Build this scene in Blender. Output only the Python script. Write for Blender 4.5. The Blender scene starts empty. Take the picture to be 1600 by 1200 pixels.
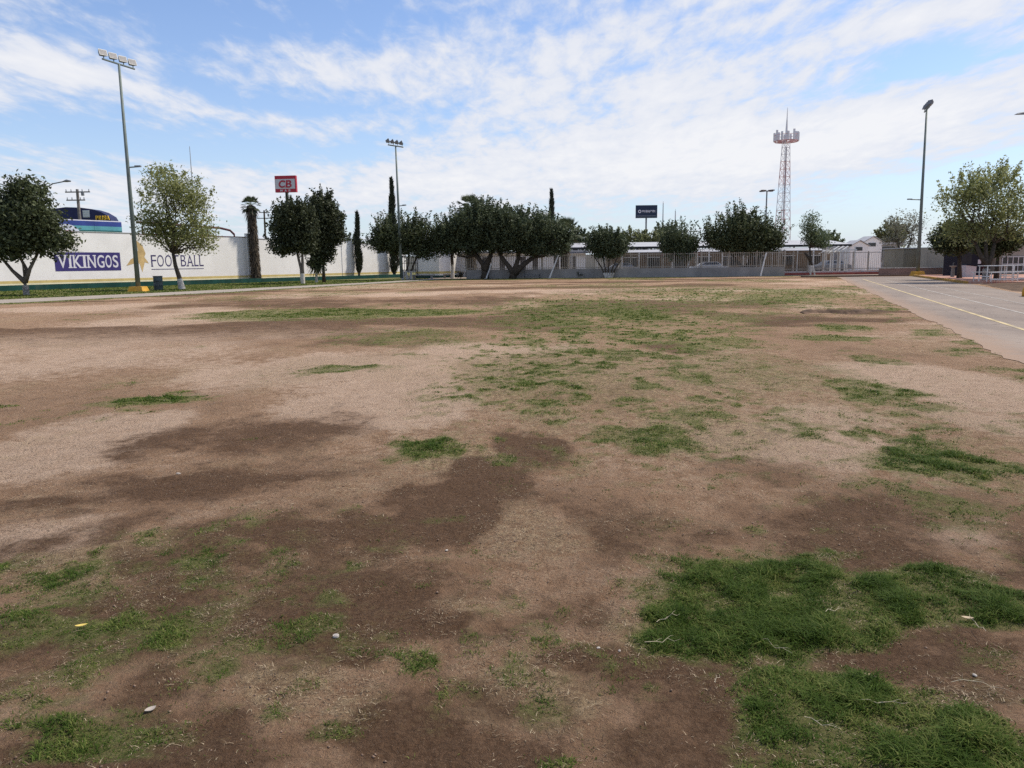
import bpy, bmesh, math, random
import numpy as np
from mathutils import Vector, Matrix

scene = bpy.context.scene
R = math.radians
rng = np.random.default_rng(11)
random.seed(5)

# ---------------------------------------------------------------- camera
cam_data = bpy.data.cameras.new('camera')
cam_data.lens = 27.0
cam_data.sensor_width = 36.0
cam_data.clip_start = 0.05
cam_data.clip_end = 6000.0
cam = bpy.data.objects.new('camera', cam_data)
scene.collection.objects.link(cam)
cam.matrix_world = (Matrix.Translation((0, 0, 1.6))
                    @ Matrix.Rotation(R(90) - math.atan(189 / 1200.0), 4, 'X')
                    @ Matrix.Rotation(-0.012, 4, 'Z'))
scene.camera = cam

# ---------------------------------------------------------------- light
SKYBANKS = [(12.8, 12.4, 12.8, 4.4, 0.19, 0), (15.9, 7.5, 17.9, 2.5, 0.3, 0), (0.2, 6.2, 14.9, 2.0, 0.26, 0), (25.9, 8.7, 11.1, 1.5, 0.3, 0.13), (-23.9, 4.9, 17.2, 1.3, 0.24, 0), (-24.2, 11.1, 9.4, 0.7, 0.3, -0.2), (-30.1, 12.0, 3.7, 1.0, 0.16, 0), (-4.2, 14.1, 6.3, 1.8, 0.15, 0), (28.3, 14.6, 5.2, 0.8, 0.3, 0.1), (-10.5, 12.4, 5.3, 0.6, 0.2, -0.1), (29.0, 4.1, 6.1, 1.7, -0.55, 0.1), (-18.7, 16.2, 9.2, 1.5, -0.2, 0), (-16.6, 10.7, 4.6, 0.9, -0.22, 0), (-27.4, 8.2, 7.6, 0.9, -0.34, -0.1), (26.4, 12.2, 4.0, 1.3, -0.3, 0), (-13.4, 7.9, 6.5, 0.9, -0.24, 0), (16.1, 2.5, 18.9, 0.5, -0.22, 0), (8.4, 13.0, 2.7, 0.7, -0.16, 0)]
SKYGAIN = (0.95, 0.99, 1.13, 1)
SUN_AZ = R(68)      # from +Y (view direction) towards +X (right)
SUN_EL = R(54)
world = bpy.data.worlds.new('World')
scene.world = world
world.use_nodes = True
wn, wl = world.node_tree.nodes, world.node_tree.links
wn.clear()
w_out = wn.new('ShaderNodeOutputWorld')
w_bg = wn.new('ShaderNodeBackground')
w_bg.inputs['Strength'].default_value = 0.15
wl.new(w_bg.outputs[0], w_out.inputs[0])
sky = wn.new('ShaderNodeTexSky')
sky.sky_type = 'NISHITA'
sky.sun_disc = False
sky.sun_elevation = SUN_EL
sky.sun_rotation = SUN_AZ
sky.air_density = 1.0
sky.dust_density = 0.6
sky.ozone_density = 2.2


def wmath(op, a, b=None, c=None, clamp=False):
    n = wn.new('ShaderNodeMath')
    n.operation = op
    n.use_clamp = clamp
    for i, v in enumerate((a, b, c)):
        if v is None:
            continue
        if isinstance(v, (int, float)):
            n.inputs[i].default_value = v
        else:
            wl.new(v, n.inputs[i])
    return n.outputs[0]


tc = wn.new('ShaderNodeTexCoord')
sep = wn.new('ShaderNodeSeparateXYZ')
wl.new(tc.outputs['Generated'], sep.inputs[0])
dx, dy, dz = sep.outputs
az = wmath('ARCTAN2', dx, dy)
zc = wmath('MAXIMUM', dz, 0.0)
el = wmath('ARCSINE', zc)
# cloud layer as a flat deck seen in perspective
den = wmath('ADD', zc, 0.085)
px_ = wmath('DIVIDE', dx, den)
py_ = wmath('DIVIDE', dy, den)
comb = wn.new('ShaderNodeCombineXYZ')
wl.new(px_, comb.inputs[0])
wl.new(py_, comb.inputs[1])


def wnoise(scale, detail, rough, sx=1.0, sy=1.0, rot=0.0, off=(0, 0, 0), dist=0.0):
    mp = wn.new('ShaderNodeMapping')
    mp.inputs['Location'].default_value = off
    mp.inputs['Rotation'].default_value = (0, 0, rot)
    mp.inputs['Scale'].default_value = (sx, sy, 1)
    wl.new(comb.outputs[0], mp.inputs[0])
    n = wn.new('ShaderNodeTexNoise')
    n.inputs['Scale'].default_value = scale
    n.inputs['Detail'].default_value = detail
    n.inputs['Roughness'].default_value = rough
    n.inputs['Distortion'].default_value = dist
    wl.new(mp.outputs[0], n.inputs['Vector'])
    return n.outputs['Fac']


n_big = wnoise(0.55, 3, 0.5, 1.0, 0.8, 0.5, (3.1, 1.7, 0))
n_mid = wnoise(3.0, 9, 0.6, 1.0, 0.55, 0.25, (7.3, 4.4, 0), 0.25)
n_fine = wnoise(9.5, 7, 0.60, 1.0, 0.42, 0.2, (1.3, 8.2, 0), 0.3)
cover = wmath('MULTIPLY', n_big, 0.5)
cover = wmath('MULTIPLY_ADD', n_mid, 0.85, cover)
cover = wmath('MULTIPLY_ADD', n_fine, 0.85, cover)
cover = wmath('SUBTRACT', cover, 0.31)


def bank(a0, e0, ra, re, w, tilt=0.0):
    """a soft elliptical bank (w > 0) or gap (w < 0) of cloud, in degrees of azimuth and elevation"""
    a = wmath('SUBTRACT', az, R(a0))
    e = wmath('SUBTRACT', el, R(e0))
    ct, st = math.cos(tilt), math.sin(tilt)
    u = wmath('ADD', wmath('MULTIPLY', a, ct / R(ra)), wmath('MULTIPLY', e, st / R(ra)))
    v = wmath('ADD', wmath('MULTIPLY', a, -st / R(re)), wmath('MULTIPLY', e, ct / R(re)))
    d = wmath('ADD', wmath('MULTIPLY', u, u), wmath('MULTIPLY', v, v))
    g = wmath('EXPONENT', wmath('MULTIPLY', d, -1.0))
    return wmath('MULTIPLY', g, w)


for b in SKYBANKS:
    cover = wmath('ADD', cover, bank(*b))
ramp = wn.new('ShaderNodeMapRange')
ramp.interpolation_type = 'SMOOTHSTEP'
ramp.inputs['From Min'].default_value = 0.62
ramp.inputs['From Max'].default_value = 1.06
ramp.inputs['To Max'].default_value = 0.95
wl.new(cover, ramp.inputs['Value'])
# cloud brightness: thin parts a little greyer, tops white
c_val = wn.new('ShaderNodeMapRange')
c_val.inputs['From Min'].default_value = 0.7
c_val.inputs['From Max'].default_value = 1.35
c_val.inputs['To Min'].default_value = 0.0
c_val.inputs['To Max'].default_value = 1.0
wl.new(cover, c_val.inputs['Value'])
c_mix = wn.new('ShaderNodeMix')
c_mix.data_type = 'RGBA'
c_mix.inputs['A'].default_value = (4.7, 5.0, 5.75, 1)
c_mix.inputs['B'].default_value = (6.1, 6.1, 6.25, 1)
wl.new(c_val.outputs[0], c_mix.inputs['Factor'])
s_gain = wn.new('ShaderNodeMix')
s_gain.data_type = 'RGBA'
s_gain.blend_type = 'MULTIPLY'
s_gain.inputs['Factor'].default_value = 1.0
s_gain.inputs['B'].default_value = SKYGAIN
wl.new(sky.outputs[0], s_gain.inputs['A'])
s_mix = wn.new('ShaderNodeMix')
s_mix.data_type = 'RGBA'
wl.new(ramp.outputs[0], s_mix.inputs['Factor'])
wl.new(c_mix.outputs['Result'], s_mix.inputs['B'])
# pale dust haze along the whole horizon
h_fac = wmath('MULTIPLY', wmath('EXPONENT', wmath('MULTIPLY', el, -1.0 / R(6.0))), 0.85)
h_mix = wn.new('ShaderNodeMix')
h_mix.data_type = 'RGBA'
wl.new(h_fac, h_mix.inputs['Factor'])
wl.new(s_gain.outputs['Result'], h_mix.inputs['A'])
h_mix.inputs['B'].default_value = (4.3, 5.05, 5.7, 1)
wl.new(h_mix.outputs['Result'], s_mix.inputs['A'])
wl.new(s_mix.outputs['Result'], w_bg.inputs['Color'])

sun_data = bpy.data.lights.new('sun', 'SUN')
sun_data.energy = 4.7
sun_data.angle = R(4.0)
sun_data.color = (1.0, 0.91, 0.78)
sun = bpy.data.objects.new('sun', sun_data)
scene.collection.objects.link(sun)
to_sun = Vector((math.sin(SUN_AZ) * math.cos(SUN_EL), math.cos(SUN_AZ) * math.cos(SUN_EL), math.sin(SUN_EL)))
sun.rotation_euler = to_sun.to_track_quat('Z', 'Y').to_euler()
sun.location = (20, 10, 40)

scene.view_settings.view_transform = 'Standard'
scene.view_settings.look = 'None'
scene.view_settings.exposure = 0.0
scene.view_settings.gamma = 1.0
scene.cycles.use_denoising = False
scene.cycles.sample_clamp_direct = 8.0
scene.cycles.sample_clamp_indirect = 3.0

# ---------------------------------------------------------------- helpers
COL = scene.collection


def link(o, parent=None):
    COL.objects.link(o)
    if parent is not None:
        o.parent = parent
    return o


def mesh_obj(name, verts, faces, mat=None, parent=None, smooth=False):
    me = bpy.data.meshes.new(name)
    me.from_pydata([tuple(v) for v in verts], [], [tuple(f) for f in faces])
    me.update()
    if mat:
        me.materials.append(mat)
    if smooth:
        me.polygons.foreach_set('use_smooth', [True] * len(me.polygons))
    return link(bpy.data.objects.new(name, me), parent)


def np_mesh(name, co, faces, mat=None, smooth=False, attrs=None):
    """co (n,3); faces (m,k) all with the same corner count"""
    me = bpy.data.meshes.new(name)
    n, (m, k) = len(co), faces.shape
    me.vertices.add(n)
    me.vertices.foreach_set('co', np.asarray(co, np.float32).ravel())
    me.loops.add(m * k)
    me.loops.foreach_set('vertex_index', faces.astype(np.int32).ravel())
    me.polygons.add(m)
    me.polygons.foreach_set('loop_start', np.arange(0, m * k, k, dtype=np.int32))
    if smooth:
        me.polygons.foreach_set('use_smooth', np.ones(m, bool))
    me.update(calc_edges=True)
    for an, av in (attrs or {}).items():
        a = me.attributes.new(an, 'FLOAT', 'POINT')
        a.data.foreach_set('value', np.asarray(av, np.float32))
    if mat:
        me.materials.append(mat)
    return me


def box(name, x0, x1, y0, y1, z0, z1, mat, parent=None):
    v = [(x0, y0, z0), (x1, y0, z0), (x1, y1, z0), (x0, y1, z0), (x0, y0, z1), (x1, y0, z1), (x1, y1, z1), (x0, y1, z1)]
    f = [(0, 3, 2, 1), (4, 5, 6, 7), (0, 1, 5, 4), (1, 2, 6, 5), (2, 3, 7, 6), (3, 0, 4, 7)]
    return mesh_obj(name, v, f, mat, parent)


class MB:
    """collects shapes of ONE part"""
    def __init__(self):
        self.v, self.f = [], []

    def add(self, vs, fs):
        n = len(self.v)
        self.v += [tuple(v) for v in vs]
        self.f += [tuple(i + n for i in f) for f in fs]
        return self

    def box(self, x0, x1, y0, y1, z0, z1):
        v = [(x0, y0, z0), (x1, y0, z0), (x1, y1, z0), (x0, y1, z0), (x0, y0, z1), (x1, y0, z1), (x1, y1, z1), (x0, y1, z1)]
        return self.add(v, [(0, 3, 2, 1), (4, 5, 6, 7), (0, 1, 5, 4), (1, 2, 6, 5), (2, 3, 7, 6), (3, 0, 4, 7)])

    def tube(self, pts, rad, n=8, cap=True):
        pts = [Vector(p) for p in pts]
        if isinstance(rad, (int, float)):
            rad = [rad] * len(pts)
        rings = []
        ref = Vector((0.31, 0.95, 0.05)).normalized()
        for i, p in enumerate(pts):
            t = (pts[min(i + 1, len(pts) - 1)] - pts[max(i - 1, 0)]).normalized()
            r_ = ref if abs(t.dot(ref)) < 0.95 else Vector((1, 0, 0))
            a = t.cross(r_).normalized()
            b = t.cross(a).normalized()
            rings.append([p + (a * math.cos(2 * math.pi * k / n) + b * math.sin(2 * math.pi * k / n)) * rad[i] for k in range(n)])
        base = len(self.v)
        for rg in rings:
            self.v += [tuple(q) for q in rg]
        for i in range(len(pts) - 1):
            for k in range(n):
                a0, a1 = base + i * n + k, base + i * n + (k + 1) % n
                self.f.append((a0, a1, a1 + n, a0 + n))
        if cap:
            self.f.append(tuple(base + k for k in reversed(range(n))))
            e = base + (len(pts) - 1) * n
            self.f.append(tuple(e + k for k in range(n)))
        return self

    def prism(self, poly, z0, z1):
        n = len(poly)
        return self.add([(x, y, z0) for x, y in poly] + [(x, y, z1) for x, y in poly],
                        [tuple(reversed(range(n))), tuple(range(n, 2 * n))] + [(i, (i + 1) % n, (i + 1) % n + n, i + n) for i in range(n)])

    def build(self, name, mat, parent=None, smooth=False):
        return mesh_obj(name, self.v, self.f, mat, parent, smooth)


def tag(o, label=None, cat=None, group=None, kind=None):
    if label:
        o['label'] = label
    if cat:
        o['category'] = cat
    if group:
        o['group'] = group
    if kind:
        o['kind'] = kind
    return o


def thing(name, loc, label, cat, group=None, rz=0.0):
    o = bpy.data.objects.new(name, None)
    o.empty_display_size = 0.3
    o.location = loc
    o.rotation_euler = (0, 0, rz)
    link(o)
    return tag(o, label, cat, group)


def copy_tree(o, parent=None):
    c = o.copy()
    link(c, parent)
    for ch in list(o.children):
        copy_tree(ch, c)
    return c


# ---------------------------------------------------------------- numpy noise
def _hash(ix, iy, seed):
    h = (ix.astype(np.int64) * 374761393 + iy.astype(np.int64) * 668265263 + seed * 1274126177) & 0xFFFFFFFF
    h = ((h ^ (h >> 13)) * 1274126177) & 0xFFFFFFFF
    return ((h ^ (h >> 16)) & 0xFFFF) / 65535.0


def vnoise(x, y, seed=0):
    ix, iy = np.floor(x), np.floor(y)
    fx, fy = x - ix, y - iy
    fx, fy = fx * fx * (3 - 2 * fx), fy * fy * (3 - 2 * fy)
    a, b = _hash(ix, iy, seed), _hash(ix + 1, iy, seed)
    c, d = _hash(ix, iy + 1, seed), _hash(ix + 1, iy + 1, seed)
    return (a * (1 - fx) + b * fx) * (1 - fy) + (c * (1 - fx) + d * fx) * fy


def fbm(x, y, octv=4, seed=0, gain=0.55):
    s = np.zeros_like(x)
    amp, tot = 1.0, 0.0
    for o in range(octv):
        s += amp * vnoise(x * 2 ** o + 17.3 * o, y * 2 ** o - 9.1 * o, seed + o)
        tot += amp
        amp *= gain
    return s / tot


def sstep(a, b, x):
    t = np.clip((x - a) / (b - a), 0, 1)
    return t * t * (3 - 2 * t)


# ---------------------------------------------------------------- materials
MATS = {}


class NT:
    def __init__(self, name):
        self.m = bpy.data.materials.new(name)
        self.m.use_nodes = True
        self.n, self.l = self.m.node_tree.nodes, self.m.node_tree.links
        self.bsdf = self.n['Principled BSDF']
        self.bsdf.inputs['Roughness'].default_value = 0.85
        self.bsdf.inputs['Specular IOR Level'].default_value = 0.2
        self.tc = self.n.new('ShaderNodeTexCoord')

    def noise(self, scale, detail=4, rough=0.6, vec=None, sc=(1, 1, 1), dist=0.0):
        mp = self.n.new('ShaderNodeMapping')
        mp.inputs['Scale'].default_value = sc
        self.l.new(vec or self.tc.outputs['Object'], mp.inputs[0])
        n = self.n.new('ShaderNodeTexNoise')
        n.inputs['Scale'].default_value = scale
        n.inputs['Detail'].default_value = detail
        n.inputs['Roughness'].default_value = rough
        n.inputs['Distortion'].default_value = dist
        self.l.new(mp.outputs[0], n.inputs['Vector'])
        return n.outputs['Fac']

    def attr(self, name):
        n = self.n.new('ShaderNodeAttribute')
        n.attribute_name = name
        return n.outputs['Fac']

    def ramp(self, fac, lo, hi, t0=0.0, t1=1.0):
        n = self.n.new('ShaderNodeMapRange')
        n.interpolation_type = 'SMOOTHSTEP'
        n.inputs['From Min'].default_value = lo
        n.inputs['From Max'].default_value = hi
        n.inputs['To Min'].default_value = t0
        n.inputs['To Max'].default_value = t1
        self.l.new(fac, n.inputs['Value'])
        return n.outputs[0]

    def math(self, op, a, b=None, clamp=False):
        n = self.n.new('ShaderNodeMath')
        n.operation = op
        n.use_clamp = clamp
        for i, v in enumerate((a, b)):
            if v is None:
                continue
            if isinstance(v, (int, float)):
                n.inputs[i].default_value = v
            else:
                self.l.new(v, n.inputs[i])
        return n.outputs[0]

    def mix(self, fac, a, b, blend='MIX'):
        n = self.n.new('ShaderNodeMix')
        n.data_type = 'RGBA'
        n.blend_type = blend
        for key, v in (('Factor', fac), ('A', a), ('B', b)):
            if isinstance(v, (int, float)):
                n.inputs[key].default_value = v
            elif isinstance(v, tuple):
                n.inputs[key].default_value = (*v[:3], 1)
            else:
                self.l.new(v, n.inputs[key])
        return n.outputs['Result']

    def color(self, c):
        self.l.new(c, self.bsdf.inputs['Base Color'])

    def bump(self, h, strength=0.5, dist=0.02):
        b = self.n.new('ShaderNodeBump')
        b.inputs['Strength'].default_value = strength
        b.inputs['Distance'].default_value = dist
        self.l.new(h, b.inputs['Height'])
        self.l.new(b.outputs[0], self.bsdf.inputs['Normal'])


def surf(name, col, var=0.18, scale=3.0, rough=0.85, metal=0.0, spec=0.2, dirt=None, dirt_amt=0.0, bump=0.0):
    """painted or plain surface with uneven tone and optional grime blotches"""
    if name in MATS:
        return MATS[name]
    t = NT(name)
    n = t.noise(scale, 6, 0.62)
    dark = tuple(c * (1 - var) for c in col)
    lite = tuple(min(1, c * (1 + var * 0.5)) for c in col)
    c = t.mix(t.ramp(n, 0.3, 0.7), dark, lite)
    if dirt:
        g = t.ramp(t.noise(scale * 0.45, 7, 0.7, sc=(1, 1, 0.35)), 0.5, 0.75, 0, dirt_amt)
        c = t.mix(g, c, dirt)
    t.color(c)
    t.bsdf.inputs['Roughness'].default_value = rough
    t.bsdf.inputs['Metallic'].default_value = metal
    t.bsdf.inputs['Specular IOR Level'].default_value = spec
    if bump:
        t.bump(t.noise(scale * 8, 4, 0.6), 0.4, bump)
    MATS[name] = t.m
    return t.m


def leaf_mat(name, c0, c1, c2, trans=0.25):
    t = NT(name)
    a = t.attr('tint')
    c = t.mix(t.ramp(a, 0.0, 0.55), c0, c1)
    c = t.mix(t.ramp(a, 0.55, 1.0), c, c2)
    t.color(c)
    t.bsdf.inputs['Roughness'].default_value = 0.6
    t.bsdf.inputs['Specular IOR Level'].default_value = 0.25
    tr = t.n.new('ShaderNodeBsdfTranslucent')
    t.l.new(c, tr.inputs[0])
    mx = t.n.new('ShaderNodeMixShader')
    mx.inputs[0].default_value = trans
    out = t.n['Material Output']
    t.l.new(t.bsdf.outputs[0], mx.inputs[1])
    t.l.new(tr.outputs[0], mx.inputs[2])
    t.l.new(mx.outputs[0], out.inputs[0])
    MATS[name] = t.m
    return t.m


M_bark = surf('bark', (0.085, 0.07, 0.055), 0.45, 9, 0.95, bump=0.02)
M_bark_pale = surf('bark_pale', (0.16, 0.14, 0.12), 0.4, 9, 0.95, bump=0.02)
M_lime = surf('whitewash', (0.56, 0.53, 0.48), 0.3, 6, 0.95, dirt=(0.25, 0.2, 0.15), dirt_amt=0.6)
M_white = surf('white_paint', (0.84, 0.825, 0.80), 0.06, 0.6, 0.8, dirt=(0.55, 0.51, 0.45), dirt_amt=0.42)
M_white_steel = surf('white_steel', (0.7, 0.69, 0.66), 0.12, 2, 0.5, dirt=(0.35, 0.25, 0.18), dirt_amt=0.35)
M_green_paint = surf('green_paint', (0.010, 0.058, 0.050), 0.3, 1.2, 0.7, dirt=(0.12, 0.12, 0.09), dirt_amt=0.5)
M_yellow_stripe = surf('yellow_stripe', (0.62, 0.5, 0.2), 0.15, 1.5, 0.8)
M_cream = surf('cream_line', (0.78, 0.74, 0.5), 0.1, 1.5, 0.8)
M_yellow = surf('yellow_paint', (0.60, 0.33, 0.05), 0.25, 3, 0.8, dirt=(0.25, 0.17, 0.1), dirt_amt=0.7)
M_purple = surf('purple_paint', (0.055, 0.045, 0.18), 0.15, 1.0, 0.8)
M_gold = surf('gold_paint', (0.60, 0.43, 0.20), 0.25, 1.5, 0.8)
M_pole = surf('galvanised_green', (0.155, 0.19, 0.175), 0.2, 1.5, 0.55, 0.1)
M_steel = surf('grey_steel', (0.2, 0.21, 0.22), 0.2, 2, 0.5, 0.4)
M_dark = surf('dark_steel', (0.03, 0.03, 0.032), 0.3, 2, 0.6)
M_concrete = surf('concrete', (0.30, 0.285, 0.265), 0.2, 1.1, 0.95, dirt=(0.14, 0.13, 0.12), dirt_amt=0.5, bump=0.01)
M_wood = surf('pole_wood', (0.2, 0.18, 0.165), 0.3, 3, 0.9)
M_lampglass = surf('lamp_glass', (0.20, 0.20, 0.205), 0.3, 6, 0.55, 0.0, 0.3)
M_glass = surf('window_glass', (0.03, 0.032, 0.036), 0.4, 1.2, 0.12, 0.0, 0.6)

# ================================================================ SETTING
# ---------------------------------------------------------------- ground of the playing field
# what grows or lies where on the field: (x, y, half width, half depth, amount) in metres
GREEN=[(-4.48,9.42,0.51,0.57,1.00),(-0.72,6.60,0.35,0.62,0.85),(-0.09,6.13,0.13,0.21,0.60),(-0.12,6.94,0.08,0.16,0.50),(-2.53,11.85,0.76,0.59,0.70),(-5.97,26.13,4.25,3.14,0.85),(-2.12,17.17,1.30,1.83,0.50),(0.26,10.76,0.94,2.62,0.42),(0.35,8.37,0.42,0.68,0.55),(-0.29,11.51,0.39,1.05,0.40),(1.47,20.54,0.84,1.31,0.80),(3.91,23.56,1.32,2.28,0.85),(1.78,13.30,0.44,0.93,0.60),(1.22,6.92,0.52,0.62,0.78),(1.89,7.98,0.43,0.34,0.70),(1.10,5.87,0.10,0.15,0.50),(4.19,15.20,0.86,1.09,0.65),(2.92,17.46,0.43,0.95,0.70),(3.55,11.39,1.18,1.88,0.42),(2.59,10.46,0.34,0.70,0.70),(7.80,18.40,0.79,1.41,0.80),(6.60,15.77,1.00,0.65,0.70),(6.48,21.66,1.02,1.70,0.55),(4.49,9.17,0.48,0.98,0.85),(4.51,10.11,0.33,0.54,0.60),(5.88,12.42,0.40,0.73,0.60),(3.41,5.93,0.47,0.67,0.90),(3.55,6.63,0.25,0.34,0.75),(3.16,6.95,0.13,0.26,0.70),(2.49,5.32,0.16,0.16,0.50),(2.97,4.96,0.08,0.11,0.60),(1.47,4.48,0.10,0.06,0.50),(1.28,3.73,0.53,0.49,1.00),(1.85,3.55,0.52,0.32,1.00),(2.28,3.43,0.33,0.21,1.00),(0.86,3.22,0.34,0.38,1.00),(1.33,3.39,0.47,0.33,1.00),(0.77,3.88,0.17,0.16,0.50),(1.05,2.98,0.16,0.12,0.50),(1.08,2.50,0.41,0.29,1.00),(1.37,2.35,0.36,0.23,1.00),(1.56,2.24,0.18,0.14,1.00),(-2.39,3.65,0.23,0.19,0.60),(-2.34,3.89,0.16,0.13,0.60),(-2.00,3.92,0.07,0.09,0.60),(-2.24,4.47,0.10,0.09,0.60),(-1.77,3.20,0.20,0.18,0.75),(-2.22,3.24,0.12,0.15,0.60),(-1.49,3.42,0.14,0.20,0.50),(-1.21,2.91,0.09,0.15,0.60),(-1.46,2.41,0.29,0.16,0.75),(-1.69,2.54,0.12,0.08,0.40),(-1.19,2.45,0.09,0.07,0.50),(-0.88,2.58,0.09,0.08,0.50),(-0.66,2.46,0.11,0.07,0.50),(-1.97,2.78,0.06,0.07,0.50),(-1.69,2.80,0.10,0.07,0.35),(-0.90,3.52,0.08,0.10,0.60),(-0.87,3.93,0.07,0.07,0.60),(-1.29,4.08,0.11,0.17,0.40),(-0.74,4.20,0.15,0.06,0.50),(-0.46,4.70,0.18,0.07,0.40),(-0.41,2.96,0.09,0.09,0.60),(-0.20,3.15,0.08,0.09,0.45),(0.45,3.23,0.07,0.09,0.30),(0.16,2.83,0.08,0.12,0.35),(0.12,2.57,0.12,0.12,0.45),(-1.09,4.98,0.09,0.11,0.40),(0.52,2.72,0.05,0.04,0.40),(0.13,2.29,0.06,0.05,0.60),(0.22,3.33,0.04,0.08,0.35),(14.81,40.39,2.34,5.76,0.70),(11.01,31.67,1.44,2.57,0.75),(18.19,42.22,0.74,6.28,0.60),(4.43,52.99,5.06,4.29,0.35),(12.04,48.48,3.64,3.60,0.40),(-7.02,57.73,4.99,5.09,0.40)]
DARK_SOIL=[(-0.28,5.29,0.47,0.84,1.00),(-0.79,4.50,0.47,0.40,0.80),(-1.46,4.45,0.58,0.55,0.75),(0.16,6.63,0.34,0.76,0.80),(-0.72,3.39,0.45,0.40,0.90),(-2.25,7.12,0.78,1.21,0.55),(-3.22,7.03,0.67,0.70,0.60),(-2.19,5.71,0.89,0.63,0.65),(-3.11,5.15,0.68,0.33,0.60),(-0.42,2.47,0.25,0.19,0.90),(0.46,2.92,0.29,0.13,0.90),(0.22,3.34,0.21,0.26,0.50),(1.56,2.96,0.47,0.26,0.70),(2.24,4.80,0.60,0.64,0.60),(1.93,5.68,0.48,0.50,0.45),(-1.79,3.20,0.67,0.64,0.70),(0.84,5.00,0.34,0.69,0.30),(-2.81,17.11,2.02,1.82,0.45),(7.82,20.93,2.45,1.59,0.70),(-10.86,35.33,4.34,5.04,0.50),(-0.16,2.71,0.29,0.22,0.50),(-1.86,8.15,0.42,0.71,0.40),(3.12,14.39,0.70,1.08,0.55),(1.71,2.77,0.29,0.28,0.55),(-1.01,2.33,0.43,0.10,0.50),(0.20,2.42,0.44,0.22,0.35),(-2.76,34.45,3.43,4.80,0.35),(7.04,42.47,4.97,3.68,0.35),(1.15,9.22,0.76,1.12,0.30),(-0.34,3.81,0.40,0.33,0.50),(-1.76,4.03,0.50,0.37,0.60),(6.30,27.13,3.42,2.27,0.45),(10.94,23.92,1.46,1.18,0.80)]  # patches of darker soil colour
PALE=[(-4.12,7.18,0.79,1.48,1.00),(-1.73,9.14,1.14,1.65,1.00),(-2.77,11.46,1.89,2.40,0.70),(-8.68,19.31,3.56,8.07,0.55),(5.59,10.05,0.95,1.83,0.80),(2.47,6.59,0.81,1.05,0.50),(2.64,4.37,0.41,0.30,0.45),(-1.09,13.49,1.22,2.42,0.65),(-2.86,4.46,0.43,0.39,0.60),(3.30,7.83,0.64,0.66,0.40),(-6.20,18.88,3.25,2.20,0.50),(9.83,26.31,1.21,1.79,0.50),(7.80,31.38,3.66,2.53,0.50),(1.29,30.47,2.98,2.85,0.50),(4.70,7.48,0.36,0.90,0.50),(0.25,14.46,0.96,0.88,0.50),(-15.69,31.89,5.86,3.12,0.40)]
STRAW=[(0.53,11.24,1.57,3.11,0.80),(2.93,10.66,1.64,2.82,0.60),(-1.06,3.99,0.42,0.23,0.50),(-1.27,3.33,0.18,0.32,0.70),(-0.92,2.82,0.23,0.24,0.70),(0.11,2.71,0.31,0.27,0.70),(0.55,3.21,0.17,0.24,0.60),(1.29,3.12,0.25,0.17,0.80),(0.90,2.91,0.21,0.15,0.90),(1.59,2.61,0.28,0.08,0.80),(-2.29,4.05,0.46,0.37,0.70),(-1.75,3.61,0.38,0.30,0.50),(1.72,7.43,0.91,1.17,0.60),(2.34,27.98,3.40,2.41,0.60),(9.72,31.20,2.84,3.96,0.50),(-0.57,2.58,0.14,0.16,0.60),(-0.25,3.36,0.18,0.26,0.50),(-0.01,4.54,0.46,0.69,0.50),(0.74,4.37,0.56,0.54,0.40),(-0.53,6.18,0.48,0.52,0.60),(4.11,8.21,0.80,1.08,0.40)]
THIN=[(2.50,22.28,3.73,15.30,0.72),(0.85,11.24,1.69,3.62,0.70),(10.19,36.73,6.59,15.07,0.65),(1.20,29.21,4.62,5.93,0.40),(-1.71,3.46,0.92,1.19,0.50),(-0.89,2.97,0.66,0.75,0.38),(0.24,2.94,0.55,0.74,0.34),(-0.85,4.10,0.77,0.75,0.30),(1.11,7.21,1.21,2.31,0.42),(3.38,7.45,1.39,2.86,0.40),(-0.36,9.00,0.85,2.43,0.30),(1.30,4.38,0.81,0.64,0.22),(-5.97,26.98,5.82,5.76,0.40),(-2.15,17.75,2.35,2.89,0.45),(-2.51,3.91,0.55,0.52,0.45)]


def patches(L, x, y, seed, soft=0.55, wob=0.55):
    out = np.zeros_like(x)
    for i, (cx, cy, rx, ry, w) in enumerate(L):
        sel = np.where((np.abs(x - cx) < rx * 1.9 + 0.1) & (np.abs(y - cy) < ry * 1.9 + 0.1))[0]
        if len(sel) == 0:
            continue
        xs, ys = x[sel], y[sel]
        k = 1.6 / max(rx, 0.1)
        ky = 1.6 / max(ry, 0.1)
        n = fbm((xs - cx) * k + i * 3.7, (ys - cy) * ky + i * 1.9, 4, seed) - 0.5
        d = np.sqrt(((xs - cx) / rx) ** 2 + ((ys - cy) / ry) ** 2) + n * 2 * wob
        out[sel] = np.maximum(out[sel], w * sstep(1.0 + soft * 0.6, 1.0 - soft * 0.6, d))
    return out


ROAD_D = Vector((0.352, 0.936))                      # direction of the running track


def road_off(x, y):
    """metres to the right of the track's left edge"""
    return (x - (3.43 + 0.373 * y)) * 0.937


def path_off(x, y):
    """metres to the right of the wall-side path's left edge (negative: towards the wall)"""
    # polyline of the path's field-side edge
    ex = np.interp(y, [-40, 10, 36.6, 48.4, 70.4, 78, 84], [-62, -37.5, -24.2, -18.3, -10.4, -8.2, -6.8])
    return x - ex


def path_w(y):
    return np.interp(y, [-40, 10, 40, 60, 75, 84], [6.2, 6.2, 5.4, 3.6, 2.6, 2.2])


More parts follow.
